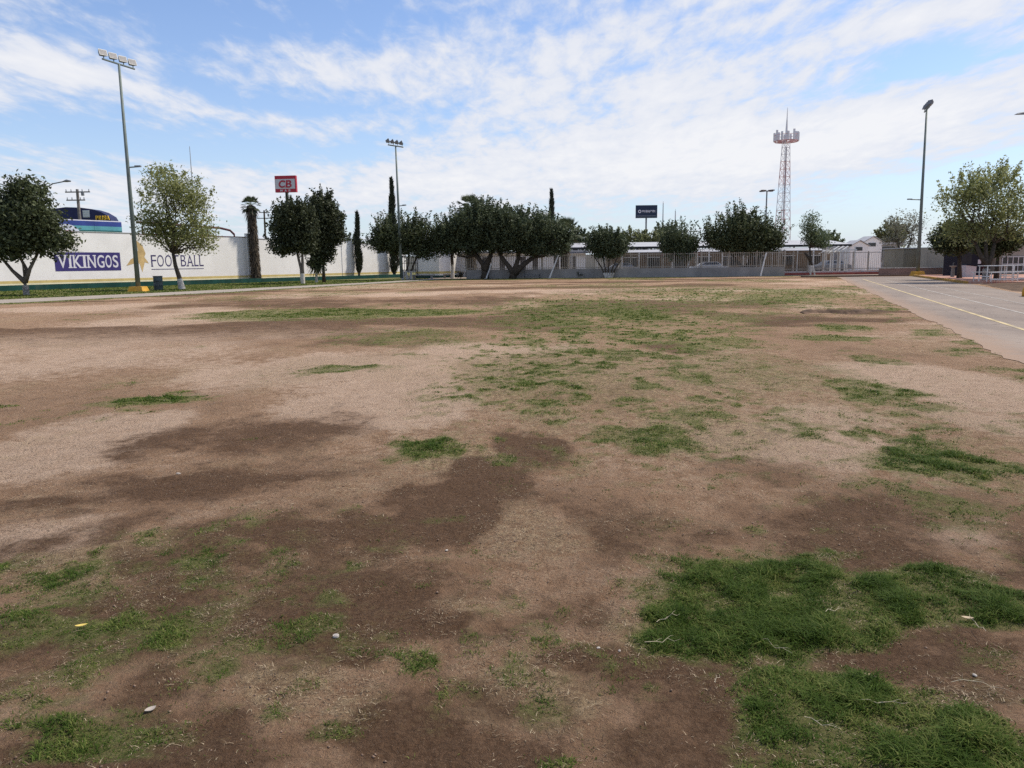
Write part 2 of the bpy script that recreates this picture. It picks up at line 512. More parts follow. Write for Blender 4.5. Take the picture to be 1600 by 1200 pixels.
def field(x, y):
    g = patches(GREEN, x, y, 3, 0.75, 0.8)
    d = patches(DARK_SOIL, x, y, 40, 1.25, 0.9)
    p = patches(PALE, x, y, 70, 0.9, 0.5)
    s = patches(STRAW, x, y, 90, 0.9, 0.6)
    th = patches(THIN, x, y, 110, 1.2, 0.5)
    n1 = fbm(x * 0.35, y * 0.22, 5, 7)
    n2 = fbm(x * 1.6, y * 1.1, 5, 23)
    n3 = fbm(x * 6.0, y * 5.0, 4, 31)
    # scattered thin turf
    spot = sstep(0.56, 0.70, n2 * 0.55 + n1 * 0.45) * sstep(0.40, 0.6, n3) * 0.5
    # worn olive turf across the middle and far half of the field
    n4 = fbm(x * 0.16 + 4, y * 0.11 + 2, 4, 61)
    mid = sstep(9, 16, y) * sstep(-9, 3, x - 0.12 * y)
    spot = np.maximum(spot, 0.62 * sstep(0.50, 0.66, n4) * mid * (0.4 + 0.6 * sstep(0.35, 0.6, n2)))
    spot = np.maximum(spot, 0.50 * sstep(0.54, 0.68, n4) * sstep(24, 40, y) * (0.4 + 0.6 * sstep(0.35, 0.6, n2)))
    onfield = (road_off(x, y) < -0.6) & (path_off(x, y) > 0.5) & (y < 76)
    g = np.maximum(g, spot * onfield)
    # thin, broken cover: many small tufts rather than a sheet
    tuft = 0.5 * fbm(x * 2.2, y * 1.7, 4, 151) + 0.5 * fbm(x * 7.5, y * 6.5, 3, 171)
    g = np.maximum(g, np.clip(th * (0.48 + 1.0 * sstep(0.44, 0.66, tuft)), 0, 0.85) * onfield)
    # strip along the track edge, lawns by the path, the wall and under the far trees
    ro = road_off(x, y) + (n2 - 0.5) * 1.6
    g = np.maximum(g, 0.7 * sstep(-1.5, -0.4, ro) * (road_off(x, y) < 0.1) * sstep(0.42, 0.6, n2 * 0.6 + n1 * 0.4))
    po = path_off(x, y)
    g = np.maximum(g, 0.8 * sstep(1.9, 0.8, po + (n2 - 0.5) * 2.0) * (po > -0.2))
    g = np.maximum(g, 0.9 * (po < -path_w(y) + 0.1))
    far = sstep(73.5, 76.5, y + (n1 - 0.5) * 8) * (road_off(x, y) < 0)
    g = np.maximum(g, far * 0.65)
    g = g * (0.72 + 0.28 * sstep(0.35, 0.6, n3))
    # darker soil tone everywhere near by, fading out with distance
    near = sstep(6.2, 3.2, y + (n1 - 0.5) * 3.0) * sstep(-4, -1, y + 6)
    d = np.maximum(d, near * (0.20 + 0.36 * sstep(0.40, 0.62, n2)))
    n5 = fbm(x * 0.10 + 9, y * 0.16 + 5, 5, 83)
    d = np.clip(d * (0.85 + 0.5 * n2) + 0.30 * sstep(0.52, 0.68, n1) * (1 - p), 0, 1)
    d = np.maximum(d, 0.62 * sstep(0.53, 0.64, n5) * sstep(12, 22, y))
    p = np.clip(p + 0.25 * sstep(0.55, 0.4, n1) + 0.55 * sstep(0.48, 0.36, n5) * sstep(10, 20, y), 0, 1) * (1 - 0.7 * d)
    s = np.maximum(s, 0.35 * sstep(0.5, 0.65, fbm(x * 0.9, y * 0.6, 4, 55)))
    s = np.maximum(s, np.clip(g * 1.2, 0, 0.7) * 0.6)
    return g, d, p, s


def relief(x, y):
    n = fbm(x * 0.5, y * 0.5, 3, 101) - 0.5
    m = fbm(x * 2.3, y * 2.3, 4, 120) - 0.5
    f = fbm(x * 9.0, y * 9.0, 4, 140) - 0.5 + 0.45 * (fbm(x * 26.0, y * 26.0, 2, 150) - 0.5)
    flat = sstep(-0.3, -2.5, road_off(x, y)) * sstep(-0.3, 2.5, path_off(x, y)) * sstep(62, 45, y)
    fine = sstep(14, 7, np.hypot(x, y))
    return flat * (0.10 * n + 0.035 * m + fine * f * 0.034) - 0.012


def graded(lo, hi, c0, c1, k, outer):
    """coordinates from lo to hi, spaced finer near c0..c1"""
    up = [0.0]
    while up[-1] < hi:
        up.append(up[-1] + max(0.018, k * (abs(up[-1]) + c1)))
    dn = [0.0]
    while dn[-1] > lo:
        dn.append(dn[-1] - max(0.018, c0 * (abs(dn[-1]) + c1)))
    return np.array(sorted(set([-o for o in outer] + dn[1:] + up + list(outer))))


xs = graded(-78, 78, 0.0105, 2.6, 0.0105, (130, 260, 600, 1500, 3500))
ys = graded(-14, 126, 0.12, 1.2, 0.0075, (180, 320, 700, 1600, 3600))
GX, GY = np.meshgrid(xs, ys)
gx, gy = GX.ravel(), GY.ravel()
nx, ny = len(xs), len(ys)
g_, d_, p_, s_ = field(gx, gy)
gz = relief(gx, gy) + g_ * 0.004
idx = np.arange(nx * ny).reshape(ny, nx)
gf = np.stack([idx[:-1, :-1], idx[:-1, 1:], idx[1:, 1:], idx[1:, :-1]], -1).reshape(-1, 4)

t = NT('field_ground')
gA, dA, pA, sA = t.attr('grass'), t.attr('dark_soil'), t.attr('pale'), t.attr('straw')
n_f = t.noise(38, 8, 0.74)
n_h = t.noise(15, 10, 0.76)
n_m = t.noise(6, 9, 0.70)
n_l = t.noise(1.5, 8, 0.66)
n_s = t.noise(150, 3, 0.6)


def ctr(n, k):
    return t.math('MULTIPLY', t.math('SUBTRACT', n, 0.5), k)


rag = t.math('ADD', t.math('ADD', ctr(n_l, 0.9), ctr(n_m, 1.0)), ctr(n_h, 1.1))
# dry soil, sun-bleached crust and dusty pale ground
soil = t.mix(t.ramp(n_m, 0.32, 0.68), (0.25, 0.150, 0.088), (0.40, 0.258, 0.165))
soil = t.mix(t.ramp(n_h, 0.52, 0.70, 0, 0.55), soil, (0.44, 0.32, 0.22))
pale = t.mix(t.ramp(n_m, 0.3, 0.7), (0.43, 0.298, 0.208), (0.56, 0.41, 0.30))
pm = t.math('ADD', pA, t.math('MULTIPLY', rag, 0.75))
c = t.mix(t.ramp(pm, 0.15, 0.70), soil, pale)
# worn turf: a mottle of dead brown thatch and straw
th1 = t.mix(t.ramp(n_h, 0.40, 0.62), (0.175, 0.115, 0.066), (0.46, 0.345, 0.205))
sm = t.math('ADD', sA, t.math('ADD', ctr(n_m, 0.6), ctr(n_h, 1.1)))
c = t.mix(t.ramp(sm, 0.15, 0.75, 0, 0.8), c, th1)
# darker brown soil, in patches and near by
soil_dark = t.mix(t.ramp(n_f, 0.3, 0.7), (0.074, 0.041, 0.022), (0.158, 0.092, 0.053))
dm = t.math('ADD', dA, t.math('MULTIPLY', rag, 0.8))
c = t.mix(t.ramp(dm, 0.16, 0.70, 0, 0.96), c, soil_dark)
# living turf
gm = t.math('ADD', gA, t.math('ADD', ctr(n_m, 0.7), ctr(n_f, 1.0)))
turf = t.mix(t.ramp(n_h, 0.35, 0.65), (0.085, 0.102, 0.026), (0.205, 0.205, 0.075))
c = t.mix(t.ramp(gm, 0.16, 0.74, 0, 0.9), c, turf)
# stubble: dark root stumps and bleached stalk ends, a centimetre or two across
n_a = t.noise(64, 4, 0.62)
n_b = t.noise(52, 4, 0.62, sc=(1.0, 1.3, 1.0), dist=0.4)
dry = t.ramp(t.math('ADD', dA, gA), 0.6, 0.2)
c = t.mix(t.math('MULTIPLY', t.ramp(n_a, 0.52, 0.63, 0, 0.62), t.math('ADD', t.math('MULTIPLY', dry, 0.7), 0.3)), c, (0.095, 0.062, 0.040))
c = t.mix(t.math('MULTIPLY', t.ramp(n_b, 0.54, 0.66, 0, 0.62), t.math('ADD', t.math('MULTIPLY', dry, 0.85), 0.1)), c, (0.50, 0.385, 0.255))
# grit
c = t.mix(t.ramp(n_s, 0.60, 0.72, 0, 0.45), c, (0.075, 0.05, 0.036))
c = t.mix(t.ramp(n_s, 0.40, 0.29, 0, 0.35), c, (0.46, 0.35, 0.26))
t.color(c)
t.bsdf.inputs['Roughness'].default_value = 0.97
t.bsdf.inputs['Specular IOR Level'].default_value = 0.12
hgt = t.math('ADD', t.math('MULTIPLY', n_f, 0.7), t.math('MULTIPLY', n_s, 0.25))
hgt = t.math('ADD', hgt, t.math('MULTIPLY', n_h, 0.9))
t.bump(hgt, 1.0, 0.05)
M_ground = t.m
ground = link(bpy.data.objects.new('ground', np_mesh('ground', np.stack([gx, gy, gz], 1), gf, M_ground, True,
                                                     dict(grass=g_, dark_soil=d_, pale=p_, straw=s_))))
tag(ground, 'bare brown playing field with dark and grassy patches', kind='structure')

# ---------------------------------------------------------------- running track on the right and path on the left
t = NT('track_asphalt')
nA, nB, nC = t.noise(0.5, 6, 0.65, sc=(1, 0.35, 1)), t.noise(60, 4, 0.7), t.noise(3, 6, 0.7)
c = t.mix(t.ramp(nA, 0.3, 0.7), (0.205, 0.165, 0.138), (0.285, 0.233, 0.192))
c = t.mix(t.ramp(nC, 0.55, 0.75, 0, 0.4), c, (0.34, 0.285, 0.24))
c = t.mix(t.ramp(nB, 0.35, 0.7, 0, 0.35), c, (0.15, 0.135, 0.125))
nK = t.noise(0.9, 3, 0.55, dist=1.2)
crack = t.ramp(t.math('ABSOLUTE', t.math('SUBTRACT', nK, 0.5)), 0.006, 0.001, 0, 0.7)
c = t.mix(crack, c, (0.07, 0.06, 0.055))
c = t.mix(t.ramp(t.noise(0.22, 5, 0.6, sc=(1, 0.5, 1)), 0.52, 0.62, 0, 0.3), c, (0.36, 0.29, 0.235))
sx = t.n.new('ShaderNodeSeparateXYZ')
t.l.new(t.tc.outputs['Object'], sx.inputs[0])
eo = t.math('SUBTRACT', t.math('SUBTRACT', sx.outputs[0], 3.43), t.math('MULTIPLY', sx.outputs[1], 0.373))   # metres from the field side
eo = t.math('ADD', eo, t.math('MULTIPLY', t.math('SUBTRACT', nC, 0.5), 1.6))
c = t.mix(t.ramp(eo, 1.0, -0.1, 0, 0.95), c, (0.30, 0.21, 0.15))                                                   # soil trodden over the edge
t.color(c)
t.bsdf.inputs['Roughness'].default_value = 0.9
t.bump(nB, 0.4, 0.01)
M_track = t.m


def strip(name, left, right, z, mat):
    """a sheet between two edge polylines with the same number of points"""
    n = len(left)
    v = [(x, y, z) for x, y in left] + [(x, y, z) for x, y in right]
    f = [(i, n + i, n + i + 1, i + 1) for i in range(n - 1)]
    return mesh_obj(name, v, f, mat)


def edge_x(y):
    return 3.43 + 0.373 * y


rs = random.Random(3)
yy = [-14 + i * 0.35 for i in range(241)]
lf = [(edge_x(y) + rs.uniform(-0.07, 0.07) + 0.07 * math.sin(y * 0.8), y) for y in yy]
rt = [(edge_x(y) + np.interp(y, [-14, 31, 47, 70], [5.9, 6.2, 7.1, 7.2]), y) for y in yy]
tag(strip('running_track', lf, rt, -0.004, M_track), 'grey asphalt running track with painted lane lines', kind='structure')

M_lane = surf('lane_paint', (0.52, 0.42, 0.24), 0.3, 1.2, 0.85, dirt=(0.26, 0.235, 0.22), dirt_amt=0.75)
M_lane_w = surf('lane_paint_white', (0.38, 0.35, 0.315), 0.3, 1.2, 0.85, dirt=(0.25, 0.22, 0.2), dirt_amt=0.95)
for k, (off, w, m, y1) in enumerate(((1.62, 0.06, M_lane, 64), (3.05, 0.05, M_lane_w, 60), (4.35, 0.04, M_lane_w, 50))):
    yl = [-12 + i * 2.0 for i in range(int((y1 + 12) / 2))]
    o = strip('lane_line', [(edge_x(y) + off - w, y) for y in yl], [(edge_x(y) + off + w, y) for y in yl], 0.0005, m)
    o.parent = bpy.data.objects['running_track']

t = NT('path_concrete')
nA, nC, nB = t.noise(0.6, 6, 0.65), t.noise(4, 6, 0.7), t.noise(40, 4, 0.7)
c = t.mix(t.ramp(nA, 0.3, 0.7), (0.27, 0.235, 0.2), (0.36, 0.315, 0.265))
c = t.mix(t.ramp(nC, 0.5, 0.75, 0, 0.5), c, (0.30, 0.225, 0.17))
t.color(c)
t.bump(nB, 0.3, 0.01)
M_path = t.m
yp = [-30 + i * 1.5 for i in range(77)]
pe = [float(path_off(np.array(0.0), np.array(float(y)))) * -1 for y in yp]
pw = [float(path_w(y)) for y in yp]
tag(strip('path', [(e - w + rs.uniform(-.1, .1), y) for e, w, y in zip(pe, pw, yp)], [(e + rs.uniform(-.18, .18), y) for e, y in zip(pe, yp)], -0.003, M_path),
    'pale dusty concrete path in front of the white wall', kind='structure')

# raised red plaza on the right, with its yellow kerb, and the bare planting bed in front of it
t = NT('plaza_paving')
br = t.n.new('ShaderNodeTexBrick')
br.inputs['Scale'].default_value = 2.2
br.inputs['Color1'].default_value = (0.36, 0.15, 0.11, 1)
br.inputs['Color2'].default_value = (0.43, 0.21, 0.155, 1)
br.inputs['Mortar'].default_value = (0.36, 0.28, 0.23, 1)
br.inputs['Mortar Size'].default_value = 0.015
t.l.new(t.tc.outputs['Object'], br.inputs['Vector'])
c = t.mix(t.ramp(t.noise(0.7, 6, 0.6), 0.4, 0.7, 0, 0.6), br.outputs['Color'], (0.40, 0.30, 0.24))
t.color(c)
M_plaza = t.m
PL = [(36.0, 69.0), (28.4, 48.0), (31.5, 46.6), (70, 44.0), (70, 69.0)]
plaza = MB().prism(PL, -0.1, 0.12).build('plaza', M_plaza)
tag(plaza, 'red paved plaza raised behind a yellow kerb', kind='structure')
M_kerb = surf('kerb_paint', (0.50, 0.29, 0.07), 0.3, 1.3, 0.85, dirt=(0.22, 0.16, 0.11), dirt_amt=0.9)
kd = Vector((36.0 - 28.4, 69.0 - 48.0)).normalized()
kn = Vector((kd.y, -kd.x))
for i in range(9):                                    # kerb stones, one by one
    a = Vector((28.4, 48.0)) + kd * (i * 2.48 + 0.02) - kn * 0.16
    b = Vector((28.4, 48.0)) + kd * (i * 2.48 + 2.44) - kn * 0.16
    q = MB().prism([tuple(a), tuple(a + kn * 0.155), tuple(b + kn * 0.155), tuple(b)], -0.05, 0.15 + 0.006 * (i % 3)).build('kerb_stone', M_kerb, plaza)
M_bed = surf('bed_soil', (0.115, 0.074, 0.048), 0.5, 2.2, 1.0, dirt=(0.19, 0.13, 0.088), dirt_amt=0.6, bump=0.05)
bv, bf = [], []
for j in range(26):
    for i in range(17):
        y = 14 + j * 1.32 + 0.0
        e = edge_x(y) + np.interp(y, [14, 31, 47], [6.1, 6.25, 7.15])
        x = e + i * 1.5 if i else e
        zz = min(0.16, 0.05 * i) + 0.05 * (rs.random() - 0.5)
        if i == 0:
            zz = -0.03
        lim = 46.6 + (x - 31.5) * -0.067 - 0.05
        bv.append((x, min(y, lim if x > 29 else 47.6), zz))
for j in range(25):
    for i in range(16):
        a = j * 17 + i
        bf.append((a, a + 1, a + 18, a + 17))
bed = mesh_obj('planting_bed', bv, bf, M_bed, smooth=True)
tag(bed, 'bare dark soil planting bed beside the track', kind='structure')
# yard beyond the far fence
yard = MB().prism([(-9, 83.2), (27.6, 77.6), (44, 75.5), (44, 150), (-9, 150)], -0.2, 0.03).build('yard', surf('yard_ground', (0.30, 0.25, 0.2), 0.25, 0.6, 0.95, dirt=(0.16, 0.13, 0.1), dirt_amt=0.6))
tag(yard, 'paved yard behind the far fence', kind='structure')

# ================================================================ THINGS
# ---------------------------------------------------------------- lettering
SERIF = {'V': [(.1, 1), (.9, 1)], 'I': [(.5, 1), (.5, 0)], 'K': [(.14, 1), (.14, 0), (.88, 0), (.86, 1)], 'N': [(.12, 0), (.12, 1), (.88, 1)],
         'F': [(.16, 0)], 'T': [(.5, 0)], 'A': [(.08, 0), (.92, 0)], 'L': [(.16, 1)], 'G': [], 'O': [], 'S': [], 'B': []}
_glyphs = {}


def glyph(ch, bold=0.0):
    """outline of one character scaled to a unit box, lying in XY"""
    if (ch, bold) in _glyphs:
        return _glyphs[(ch, bold)]
    cu = bpy.data.curves.new('glyph', 'FONT')
    cu.body = ch
    cu.offset = bold
    cu.extrude = 0.02
    ob = bpy.data.objects.new('glyph', cu)
    COL.objects.link(ob)
    dg = bpy.context.evaluated_depsgraph_get()
    me = bpy.data.meshes.new_from_object(ob.evaluated_get(dg))
    v = np.array([tuple(q.co) for q in me.vertices])
    f = [tuple(p.vertices) for p in me.polygons]
    bpy.data.objects.remove(ob)
    bpy.data.curves.remove(cu)
    bpy.data.meshes.remove(me)
    lo, hi = v.min(0), v.max(0)
    v = (v - lo) / np.maximum(hi - lo, 1e-6)
    _glyphs[(ch, bold)] = (v, f)
    return v, f


def letter(ch, x0, x1, z0, z1, y, depth, mat, parent, bold=0.0, serif=False, shear=0.0):
    """one character standing on the plane y, facing -y"""
    v, f = glyph(ch, bold)
    mb = MB()
    w, h = x1 - x0, z1 - z0
    mb.add([(x0 + a * w + shear * b * h, y - depth * (0.2 + 0.8 * c), z0 + b * h) for a, b, c in v], f)
    if serif:
        for sx, top in SERIF.get(ch, []):
            cx = x0 + sx * w
            hw = min(0.2 * w, 0.16 * h) if ch != 'I' else 0.9 * w
            zb = z1 - 0.085 * h if top else z0
            mb.box(cx - hw, cx + hw, y - depth * 1.4, y, zb, zb + 0.085 * h)
    return mb.build('letter', mat, parent)


def word(txt, x0, x1, z0, z1, y, depth, mat, parent, bold=0.0, serif=False, gap=0.22, narrow={'I': .4, 'L': .8, 'i': .35, 'l': .35, 't': .6, '1': .5}, shear=0.0):
    ws = [narrow.get(c, 1.0) for c in txt]
    unit = (x1 - x0) / (sum(ws) + gap * (len(txt) - 1))
    x = x0
    for c, wd in zip(txt, ws):
        if c != ' ':
            letter(c, x, x + wd * unit, z0, z1, y, depth, mat, parent, bold, serif, shear)
        x += (wd + gap) * unit


# ---------------------------------------------------------------- white boundary wall on the left
WA, WRZ = (-37.6, 56.9), math.atan2(0.8554, 0.518)


def on_wall(s, off):
    """point s metres along the wall line and off metres behind the planter's face"""
    return (WA[0] + 0.518 * s - 0.8554 * off, WA[1] + 0.8554 * s + 0.518 * off)


wall = thing('boundary_wall', (WA[0], WA[1], 0), 'long white boundary wall lettered VIKINGOS FOOTBALL above a green planter', 'wall', rz=WRZ)
SEG = [(-34, -12, 4.5), (-12, 0, 4.5), (0, 12.02, 4.5), (12.02, 23.8, 4.44), (23.8, 25.2, 4.76), (25.2, 37.2, 4.29), (37.2, 39.0, 4.34), (39.0, 44.4, 4.02), (44.4, 48.6, 3.7)]
for i, (a, b, h) in enumerate(SEG):
    fr = 1.2 - (0.05 if i in (4, 6) else 0.0)
    m = MB()
    m.box(a, b, fr, 1.45, 0, h)
    m.build('wall_section', M_white, wall)
    box('coping', a - 0.0, b - 0.004, fr - 0.03, 1.48, h, h + 0.06, M_concrete if i != 3 else surf('maroon_trim', (0.14, 0.035, 0.045), 0.2, 2), wall)
    box('yellow_stripe', a + 0.002, b - 0.002, fr - 0.006, fr - 0.001, 0.50, 0.70, M_yellow_stripe, wall)
    box('cream_stripe', a + 0.002, b - 0.002, fr - 0.005, fr - 0.001, 0.32, 0.495, M_cream, wall)
sign = box('painted_panel', 4.85, 10.36, 1.190, 1.197, 1.38, 2.88, M_purple, wall)
M_white_print = surf('white_print', (0.70, 0.69, 0.74), 0.08, 3, 0.8)
for k, (c, a, b) in enumerate((('V', 5.10, 5.82), ('I', 5.98, 6.16), ('K', 6.32, 7.0), ('I', 7.14, 7.34), ('N', 7.50, 8.18), ('G', 8.32, 8.92), ('O', 9.02, 9.56), ('S', 9.66, 10.14))):
    letter(c, a, b, 1.62, 2.66, 1.189, 0.006, M_white_print, wall, 0.012, True)
M_purple_print = surf('purple_print', (0.075, 0.065, 0.16), 0.2, 3, 0.8)
for c, a, b in (('F', 13.22, 13.72), ('O', 13.82, 14.46), ('O', 14.6, 15.26), ('T', 15.36, 16.0), ('B', 16.2, 16.74), ('A', 16.84, 17.5), ('L', 17.62, 18.06), ('L', 18.16, 18.62)):
    letter(c, a, b, 1.66, 2.68, 1.197, 0.006, M_purple_print, wall, -0.004, True)
box('underline', 13.2, 18.6, 1.192, 1.197, 1.40, 1.46, M_purple_print, wall)
em = [(10.85, 1.75), (11.6, 1.95), (12.1, 1.95), (12.3, 1.2), (12.6, 2.05), (13.0, 1.95), (12.6, 2.5), (12.75, 2.8), (12.5, 3.5), (11.95, 3.95), (12.05, 3.1), (11.8, 2.55), (11.3, 2.3)]
mesh_obj('painted_flourish', [(x, 1.190, z) for x, z in em], [tuple(range(len(em)))], M_gold, wall)
# shaded side return of the wall at its far end
box('wall_return', 48.6, 48.85, 1.2, 6.0, 0, 3.7, M_white, wall)

planter = thing('planter', (WA[0], WA[1], 0), 'low green painted planter kerb along the foot of the white wall', 'planter', rz=WRZ)
for i in range(13):
    a = -34 + i * 6.2
    box('kerb_section', a, a + 6.19, 0.0, 0.16, -0.05, 0.40 - (0.004 if i % 2 else 0), M_green_paint, planter)
box('soil', -34, 46.6, 0.16, 1.2, -0.05, 0.30, M_bed, planter)

# hoarding standing behind the wall
hoard = thing('hoarding', (*on_wall(0, 1.9), 0), 'long blue and teal printed hoarding rising above the white wall', 'hoarding', rz=WRZ)
M_h = [surf('hoarding_white', (0.72, 0.72, 0.80), 0.05, 2), surf('hoarding_blue', (0.045, 0.075, 0.28), 0.25, 0.6), surf('hoarding_teal', (0.12, 0.36, 0.40), 0.25, 0.6),
       surf('hoarding_green', (0.02, 0.12, 0.12), 0.2, 1), surf('hoarding_mint', (0.50, 0.68, 0.62), 0.1, 1)]
for a, b in ((-3.0, 1.98), (2.0, 5.58), (5.6, 8.78), (8.8, 11.2)):
    for (z0, z1), m in zip(((5.46, 5.54), (5.06, 5.46), (4.72, 5.06), (4.62, 4.72), (4.38, 4.62)), M_h):
        box('printed_band', a, b, 0, 0.08, z0, z1 - 0.002, m, hoard)
for x in (-2.9, 2.0, 5.6, 8.8, 11.1):
    box('post', x - 0.05, x + 0.05, 0.085, 0.18, 0, 5.5, M_steel, hoard)
box('green_print', 4.1, 5.55, -0.006, -0.001, 4.75, 5.3, surf('print_green', (0.18, 0.45, 0.12), 0.4, 2), hoard)
arc = [(5.5 + 1.25 * math.cos(q) * 0.9, 4.4 + 0.75 * math.sin(q)) for q in [math.pi * k / 14 for k in range(15)]]
mesh_obj('dome_print', [(x + 0.9, -0.009, z) for x, z in arc], [tuple(range(15))], surf('print_pale', (0.62, 0.66, 0.74), 0.25, 2), hoard)
arc2 = [(6.0 + 1.5 * math.cos(q), 4.4 + 0.26 * math.sin(q)) for q in [math.pi * k / 14 for k in range(15)]]
mesh_obj('red_print', [(x, -0.012, z) for x, z in arc2], [tuple(range(15))], surf('print_red', (0.5, 0.14, 0.13), 0.3, 2), hoard)

# ---------------------------------------------------------------- buildings beyond the wall
store = thing('store_building', (-78, 130, 0), 'dark navy store with a curved roofline and yellow letters, far left', 'building')
prof = [(0, 0)] + [(12.0, 0), (12.0, 8.6), (11.95, 9.3), (11.6, 10.0), (10.4, 10.75), (9.0, 11.2), (7, 11.5), (4.6, 11.6), (2, 11.3), (0, 10.6)]
mb = MB()
mb.add([(x, 0, z) for x, z in prof] + [(x, 2.5, z) for x, z in prof],
       [tuple(range(len(prof))), tuple(reversed(range(len(prof), 2 * len(prof))))] + [((i + 1) % len(prof), i, i + len(prof), (i + 1) % len(prof) + len(prof)) for i in range(len(prof))])
mb.build('facade', surf('navy_cladding', (0.022, 0.028, 0.085), 0.25, 0.5, 0.6), store)
box('lightbox', 7.4, 8.5, -0.12, -0.01, 9.9, 11.05, surf('lightbox', (0.5, 0.55, 0.58), 0.2, 1.2), store)
for i in range(3):
    box('lightbox_bar', 7.42, 8.48, -0.15, -0.125, 10.1 + i * 0.36, 10.16 + i * 0.36, M_white_steel, store)
word('PRISA', 9.5, 11.75, 9.45, 10.15, -0.02, 0.2, surf('yellow_letters', (0.72, 0.46, 0.06), 0.1, 2), store, 0.03)

# roof beams of a shed beyond the wall
shed = thing('shed_roof', (*on_wall(18, 5.5), 0), 'maroon steel roof edge of a shed showing above the white wall', 'shed', rz=WRZ)
M_maroon = surf('maroon_steel', (0.10, 0.03, 0.035), 0.25, 2, 0.6)
b_ = MB()
b_.tube([(-3, 0, 5.75), (6.2, 0, 5.5), (7.4, 0, 5.3), (7.9, 0, 4.9)], 0.11, 8)
b_.build('roof_beam', M_maroon, shed)
for x in (-2.5, 1.0, 4.6, 7.9):
    MB().tube([(x, 0, 0), (x, 0, 5.4 if x < 7 else 4.9)], 0.08, 8).build('post', M_maroon, shed)
MB().tube([(0.5, 1.5, 4.6), (2.2, 1.5, 5.05), (4.5, 1.5, 5.1), (6.6, 1.5, 4.7)], 0.06, 8).build('hose_pipe', M_dark, shed)

# small white block at the wall's far end with a shaded side
hut = thing('guard_hut', (-9.0, 89.5, 0), 'small white block building between the dark bushy tree and the ficus row', 'building')
mb = MB().prism([(-2.2, 2.0), (0.9, -1.2), (3.3, 3.0), (0.2, 6.2)], 0, 3.9)
mb.build('wall', M_white, hut)
mb = MB().prism([(-2.45, 2.0), (0.9, -1.45), (3.55, 3.0), (0.2, 6.4)], 3.903, 4.05)
mb.build('roof', M_concrete, hut)
mb = MB().prism([(-2.21, 1.98), (0.9, -1.225), (3.31, 2.98), (3.2, 3.0), (0.9, -1.0), (-2.0, 2.1)], 0.5, 0.75)
mb.build('yellow_stripe', M_yellow_stripe, hut)
mb = MB().prism([(-2.225, 1.98), (0.9, -1.24), (3.32, 2.98), (3.2, 3.0), (0.9, -1.0), (-2.0, 2.1)], 0.0, 0.3)
mb.build('plinth', M_green_paint, hut)

gate = thing('metal_gate', (-12.6, 90.5, 0), 'dark barred metal gate at the end of the white wall', 'gate', rz=0.35)
for i in range(14):
    box('gate_bar', i * 0.22, i * 0.22 + 0.05, 0, 0.05, 0.1, 2.5, M_dark, gate)
for z in (0.12, 0.9, 1.7, 2.45):
    box('gate_rail', -0.05, 3.0, 0.052, 0.1, z, z + 0.07, M_dark, gate)

for k, (x, y, w, lab) in enumerate(((-9.4, 83.0, 2.6, 'pale concrete slab bench beside the dark bushy tree'), (-7.0, 86.4, 1.0, 'short white concrete block in front of the white hut'))):
    o = thing('concrete_bench', (x, y, 0), lab, 'bench')
    box('seat', -w / 2, w / 2, -0.22, 0.22, 0.36, 0.48, M_concrete, o)
    for sx in (-1, 1):
        box('support', sx * w * 0.36 - 0.1, sx * w * 0.36 + 0.1, -0.18, 0.18, 0, 0.358, M_concrete, o)

# ---------------------------------------------------------------- far fence on its low grey wall
FA, FB = Vector((-4.7, 82.1)), Vector((27.2, 77.0))
fl = (FB - FA).length
frz = math.atan2(FB.y - FA.y, FB.x - FA.x)
fence = thing('picket_fence', (FA.x, FA.y, 0), 'long grey steel picket fence standing on a low grey wall behind the trees', 'fence', rz=frz)
M_greywall = surf('grey_wall', (0.31, 0.29, 0.27), 0.18, 0.8, 0.95, dirt=(0.1, 0.09, 0.085), dirt_amt=0.5)
nsec = 12
for i in range(nsec):
    a, b = fl * i / nsec, fl * (i + 1) / nsec
    box('wall_section', a, b - 0.006, 0, 0.22, 0, 0.92 - 0.003 * (i % 2), M_greywall, fence)
M_bar = surf('fence_bar', (0.42, 0.375, 0.315), 0.2, 2, 0.7, dirt=(0.18, 0.12, 0.08), dirt_amt=0.4)
pk = box('picket', -0.022, 0.022, -0.02, 0.02, 0.92, 2.42, M_bar, fence)
pk.location = (0.1, 0.11, 0)
npk = 176
for i in range(1, npk):
    c = pk.copy()
    link(c, fence)
    c.location = (0.1 + i * fl / npk, 0.11, 0)
for i in range(nsec + 1):
    box('post', fl * i / nsec - 0.05, fl * i / nsec + 0.05, 0.05, 0.17, 0.9, 2.55, M_bar, fence)
for z in (1.02, 2.3):
    box('rail', 0, fl, 0.132, 0.16, z, z + 0.06, M_bar, fence)

# the leaning white props in front of it
for k, (x, y, dx_, h, lab) in enumerate(((-2.6, 81.0, 0.62, 1.6, 'short leaning white prop just right of the first ficus trunk'),
                                          (3.93, 79.3, 0.98, 2.35, 'leaning white prop right of the second ficus, near the thin bench'),
                                          (10.7, 80.0, 0.75, 2.0, 'leaning white prop against the round multi-stemmed tree'),
                                          (17.75, 79.2, 0.62, 1.8, 'leaning white prop beside the narrow spiky shrub tree'),
                                          (24.6, 76.4, 0.62, 2.3, 'leaning white prop under the wide dark tree'))):
    o = thing('leaning_prop', (x, y, 0), lab, 'post', 'white props leaning along the far fence')
    MB().tube([(0, 0, -0.05), (dx_, 0.35, h)], [0.075, 0.065], 8).build('post', M_white_steel, o)
    MB().box(-0.16, 0.16, -0.16, 0.16, 0, 0.07).build('foot', M_concrete, o)

